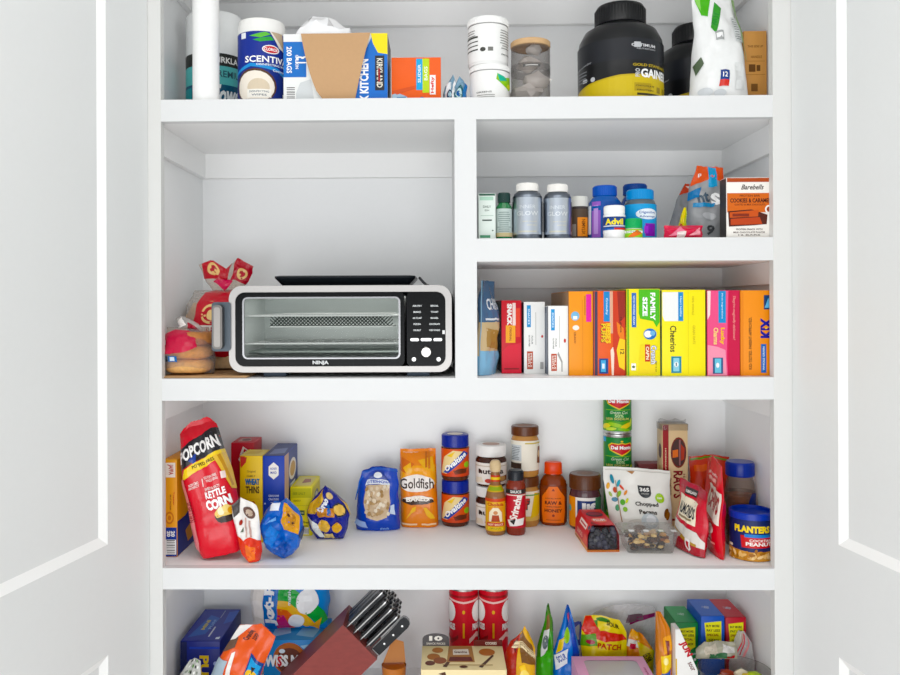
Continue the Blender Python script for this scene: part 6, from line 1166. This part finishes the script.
up_bag('blue candy bag with pointed top beside the narrow green bag', 552, 581, .275, 608, .04, '#2a6fd0', [('p', [(.3, 1), (.75, 1), (.6, .74), (.3, .66)], '#2c4a9c'), ('p', [(.35, .9), (.6, .92), (.5, .8)], '#c25a6a'), ('e', .42, .66, .16, .09, '#8ac23a'), ('p', [(.1, .6), (.3, .64), (.3, .5), (.1, .44)], '#e8c23c'), ('p', [(.05, .42), (.5, .52), (.5, .34), (.1, .26)], '#e9eef4'), ('t', 'SOUR', .3, .4, .34, .08, '#2a4a9c', 30, 2), ('p', [(.6, .94), (.75, .9), (.95, .4), (.7, .4)], '#2440a8')], 105,
  outline=[(0, -.5, .5), (.45, -.42, .5), (.8, -.1, .3), (1, .04, .12)], amp=.006)
up_bag('small purple and white candy bag tucked behind the blue pointed bag', 567, 584, .36, 624, .03, '#5a5fb0', [('p', [(.2, .9), (.8, .95), (.7, .7), (.3, .7)], '#a8a8b8'), ('p', [(.1, .6), (.9, .6), (.8, .4), (.1, .4)], '#e4e2ee'), ('p', [(.1, .4), (.9, .4), (.9, 0), (.1, 0)], '#7a5ac0')], 107, outline=[(0, -.5, .5), (.8, -.4, .5), (1, -.2, .4)])
up_bag('bright yellow and red gummy bag under the clear plastic bag', 583, 629, .30, 619, .05, '#ecd22a', [('p', [(0, 1), (.18, 1), (.4, .80), (.9, .78), (1, .70), (.5, .66), (.1, .72), (0, .8)], '#d8342a'), ('e', .5, .95, .18, .03, '#3f7a2c'), ('t', 'SOUR', .72, .90, .3, .06, '#3a3210', -10, 2), ('p', [(.26, .92), (.36, .94), (.34, .84)], '#4a8a34'), ('p', [(0, .72), (.3, .76), (.35, .6), (0, .56)], '#5f9a34'), ('t', 'PATCH', .6, .60, .5, .08, '#c4302a', 0, 2), ('e', .2, .64, .1, .03, '#a8283c')], 109,
  outline=[(0, -.5, .46), (.8, -.5, .5), (1, -.42, .34)], top=[(0, 1), (.5, .99), (1, .93)], amp=.008)
up_bag('orange and red gummy bag between the yellow bag and the orange standing pouch', 628, 655, .31, 632, .04, '#e8862c', [('p', [(0, 1), (.6, 1), (.5, .85), (0, .86)], '#e8a23c'), ('p', [(0, .82), (.5, .84), (.5, .7), (0, .7)], '#e6e2dc'), ('r', .1, .66, .34, .76, '#c2283c'), ('p', [(.4, .84), (1, .7), (1, .2), (.5, .3)], '#e2c62a'), ('t', 'GUMMI', .74, .56, .3, .16, '#3a2a10', -60, 2)], 111, outline=[(0, -.5, .5), (.7, -.5, .5), (1, -.3, .1)], top=[(0, 1), (1, .9)], amp=.007)
# clear plastic bag bulging over the gummies
CB = clear('crinkled_clear_film', '#f4f2f4', .30, .06, .9, .85)
x, w = ctr(585, 655, 615, .385)
bag('clear_bag', 'crinkled clear plastic bag with a magenta candy tube at the back', 'bag', (x, .3885, D_), 2 * w, Z(625, 604, .385) - D_, .028, '#eeeeee', [('p', [(.62, .80), (1.0, .92), (1, .86), (.62, .72)], '#7a2f55'), ('p', [(.58, .86), (.80, .88), (.82, .80), (.56, .74)], '#5c4450')], M=CB, outline=[(0, -.5, .45), (.7, -.5, .5), (.9, -.40, .5), (1, -.2, .5)], top=[(0, .95), (.5, 1), (1, .95)], seed=113, amp=.007, zs=D_)
# pink box with window
X0, X1 = .332, .513; Y0, Y1 = .045, .258; Hb = .10
t = root('pastry_box', ((X0 + X1) / 2, Y0, D_ + .0004)); mb = MB(); PK = mat('#fab9dc'); w_, d_ = (X1 - X0) / 2, Y1 - Y0
mb.box((-w_, 0, 0), (w_, .0015, Hb), PK); mb.box((-w_, d_ - .0015, 0), (w_, d_, Hb), PK); mb.box((-w_, .0015, 0), (-w_ + .0015, d_ - .0015, Hb), PK); mb.box((w_ - .0015, .0015, 0), (w_, d_ - .0015, Hb), PK); mb.box((-w_ + .0015, .0015, 0), (w_ - .0015, d_ - .0015, .0015), mat('#d8d4d2'))
mb.make('box', t)
mb = MB(); o_ = rrect(-w_, w_, 0, d_, .001); i_ = rrect(-w_ + .026, w_ - .022, .028, d_ - .022, .012); n = len(o_)
V = [(a, b, Hb) for a, b in o_] + [(a, b, Hb) for a, b in i_] + [(a, b, Hb + .001) for a, b in o_] + [(a, b, Hb + .001) for a, b in i_]
mb.add(V, [(2 * n + k, 2 * n + (k + 1) % n, 3 * n + (k + 1) % n, 3 * n + k) for k in range(n)] + [(k, n + k, n + (k + 1) % n, (k + 1) % n) for k in range(n)], PK)
art(mb, Surf(lambda u, v: (-w_ + u * 2 * w_, v * d_, Hb + .001), 1, 1, 2 * w_, d_), [('t', 'Cupcakes', .935, .5, .4, .05, '#c2407c', 90, 1, .3)])
lid_ = mb.make('lid', t)
mb = MB(); mb.add([(-w_ + .024, .026, Hb - .0005), (w_ - .020, .026, Hb - .0005), (w_ - .020, d_ - .020, Hb - .0005), (-w_ + .024, d_ - .020, Hb - .0005)], [(0, 1, 2, 3)], clear('window_film', '#e6ebe8', .45, .15, 0, .8)); mb.make('window', lid_)
mb = MB(); mb.blob((.03, .12, .045), (.045, .05, .035), mat('#5a3428', 'bread'), 3, .2); mb.blob((-.04, .13, .04), (.03, .04, .03), mat('#cfcac4', 'foil'), 5, .3); mb.make('pastries', t)
tag(t, 'pink pastry box with clear window in its lid at the bottom edge', 'pastry box')
# orange standing pouch and white leaning carton
x, w = ctr(656.5, 673, 650, .12)
bag('snack_pouch', 'orange and yellow pouch standing between pink box and white box', 'pouch', (x + .002, .135, D_), .038, Z(660, 614, .12) - D_, .03, '#cf7420', [('p', [(0, 1), (.4, 1), (.3, .6), (0, .5)], '#b86a24'), ('p', [(.45, .76), (.98, .80), (.98, .66), (.5, .62)], '#f0a23a'), ('p', [(.6, .74), (.85, .74), (.8, .6), (.7, .58)], '#7a2c24'), ('p', [(.3, .6), (.9, .62), (.9, .5), (.4, .44)], '#f0c82c'), ('p', [(.35, .44), (.85, .48), (.8, .3), (.4, .3)], '#2450b4'), ('e', .6, .56, .12, .03, '#f6e9a0')],
  outline=[(0, -.5, .5), (.7, -.5, .5), (.86, -.5, .35), (1, -.5, -.2)], seed=115, amp=.004, zs=D_, rot=(0, 0, math.radians(-12)))
mb = MB()
qx0, qz0 = U(674, 629, .11); qx1, qz1 = U(696, 672, .11)
P5 = [(0, 0), (0, qz0 - D_), (.010, qz0 - D_ + .001), (.052, .04 + qz1 - D_ - .035), (.056, 0)]
mb.prism(P5, 0, .04, mat('#efeeea'))
art(mb, Surf(lambda u, v: (u * .056, 0, v * (qz0 - D_)), 1, 1, .056, qz0 - D_), [('t', 'JUN', .42, .80, .70, .085, '#b8242c', -62, 3), ('p', [(0, .7), (.06, .7), (.06, 0), (0, 0)], '#d8b04a'), ('t', 'sour', .66, .62, .4, .04, '#6a3a3a', -62, 1)])
o = mb.make('candy_carton'); o.location = (qx0 + .002, .105, D_ + .0004); tag(o, 'white carton with slanted top and red letters beside the orange pouch', 'box')
# three coloured boxes
for nm, c, tc, a, b, y, z, hd in (('green', '#1e7a3c', '#2a9a50', .589, .644, .225, .700, .115), ('blue', '#1f4fb4', '#2a62c8', .6455, .703, .205, .724, .12), ('red', '#b81f2c', '#c8303a', .709, .760, .215, .717, .13)):
    carton('candy_box', nm + ' theater style candy box with yellow tag, one of three in a row' if False else {'green': 'green candy box with yellow tag, left of the blue one', 'blue': 'blue candy box with yellow tag, tallest of the three', 'red': 'red candy box with yellow tag, right of the blue one'}[nm], 'box', a, b, y, z, D_, hd, c, px=False, group='three coloured candy boxes', arts={
      'front': [('p', [(.12, .93), (.88, .95), (.88, .70), (.6, .65), (.2, .70)], '#e8e23a'), ('t', 'BUY MORE', .5, .895, .6, .028, '#2a2a14', 0, 2), ('t', 'PAY LESS', .52, .845, .6, .028, '#2a2a14', 0, 2), ('t', 'SPECIAL', .5, .795, .56, .028, '#8a3a14', 0, 2), ('t', 'THE BOX', .54, .735, .5, .028, '#2a2a14', 0, 2), ('t', 'MILK CHOCOLATE', .5, .61, .8, .025, '#dfe6f0'), ('t', 'BARS', .45, .56, .6, .025, '#dfe6f0'), ('e', .86, .54, .05, .018, '#f4f4f4'), ('r', .1, .2, .9, .36, tc)],
      'top': [('r', 0, 0, 1, 1, tc), ('t', 'hello', .5, .5, .3, .16, '#b8d8c8' if nm == 'green' else '#c8d4e8', 70, 1, .4), ('r', .02, .02, .98, .04, c)], 'left': [('r', 0, 0, 1, 1, c), ('r', .1, .3, .9, .8, tc)]})
# clear bowl with candy
BX, BY, BR = .692, .100, .083
def bx_(t):
    rr = random.Random(12); mb = MB()
    for k in range(40):
        a_, q_ = rr.uniform(0, 2 * PI), rr.uniform(0, .05); mb.blob((q_ * math.cos(a_), q_ * math.sin(a_), rr.uniform(.05, .122)), (.02, .014, .011), mat(('#d8b23a', '#c23a34', '#e2c65a', '#a8c24a', '#8a3a2c', '#e8dcc0')[k % 6], 'foil'), k, .35, 1)
    mb.make('wrapped_candy', t)['kind'] = 'stuff'
vessel('clear_bowl', 'clear plastic bowl of wrapped candy in the bottom right corner', 'bowl', BX, BY, D_, [(.04, 0), (.055, .004), (.075, .05), (BR, .132), (BR * 1.03, .134), (BR * 1.03, .137), (BR * .99, .137)], clear('clear_plastic', '#f3f1ee', .12, .05), extra=bx_, seg=48)
bag('candy_bag', 'crumpled clear and green candy wrapper lying over the back of the bowl', 'candy bag', (.668, .158, .638), .100, .042, .026, '#a8a492', [('p', [(.1, .8), (.4, .9), (.5, .4), (.2, .3)], '#c9bfae'), ('p', [(.3, .4), (.7, .5), (.7, .2), (.3, .1)], '#2f5a3a'), ('p', [(.6, .9), (.95, .7), (.9, .4), (.6, .5)], '#d8d4d0'), ('p', [(.7, .3), (.9, .3), (.9, .1), (.7, .1)], '#b8383a')], mode='pillow', seed=121, amp=.007, outline=[(0, -.5, .5), (.5, -.5, .5), (1, -.3, .42)], nu=18, nv=10, zs=.638)
bag('clear_wrapper', 'clear striped plastic wrapper standing in front of the red candy box', 'wrapper', (.742, .196, D_), .062, .190, .022, '#dddddd', [('p', [(.1, .7), (.2, .72), (.6, .98), (.5, .98)], '#c9555c'), ('p', [(.3, .7), (.38, .7), (.76, .96), (.68, .98)], '#b8424c'), ('p', [(.5, .66), (.6, .66), (.9, .9), (.86, .94)], '#d0868a')], M=CB, outline=[(0, -.5, .5), (.6, -.5, .5), (.85, -.3, .4), (1, -.1, .1)], seed=123, amp=.004, zs=D_)
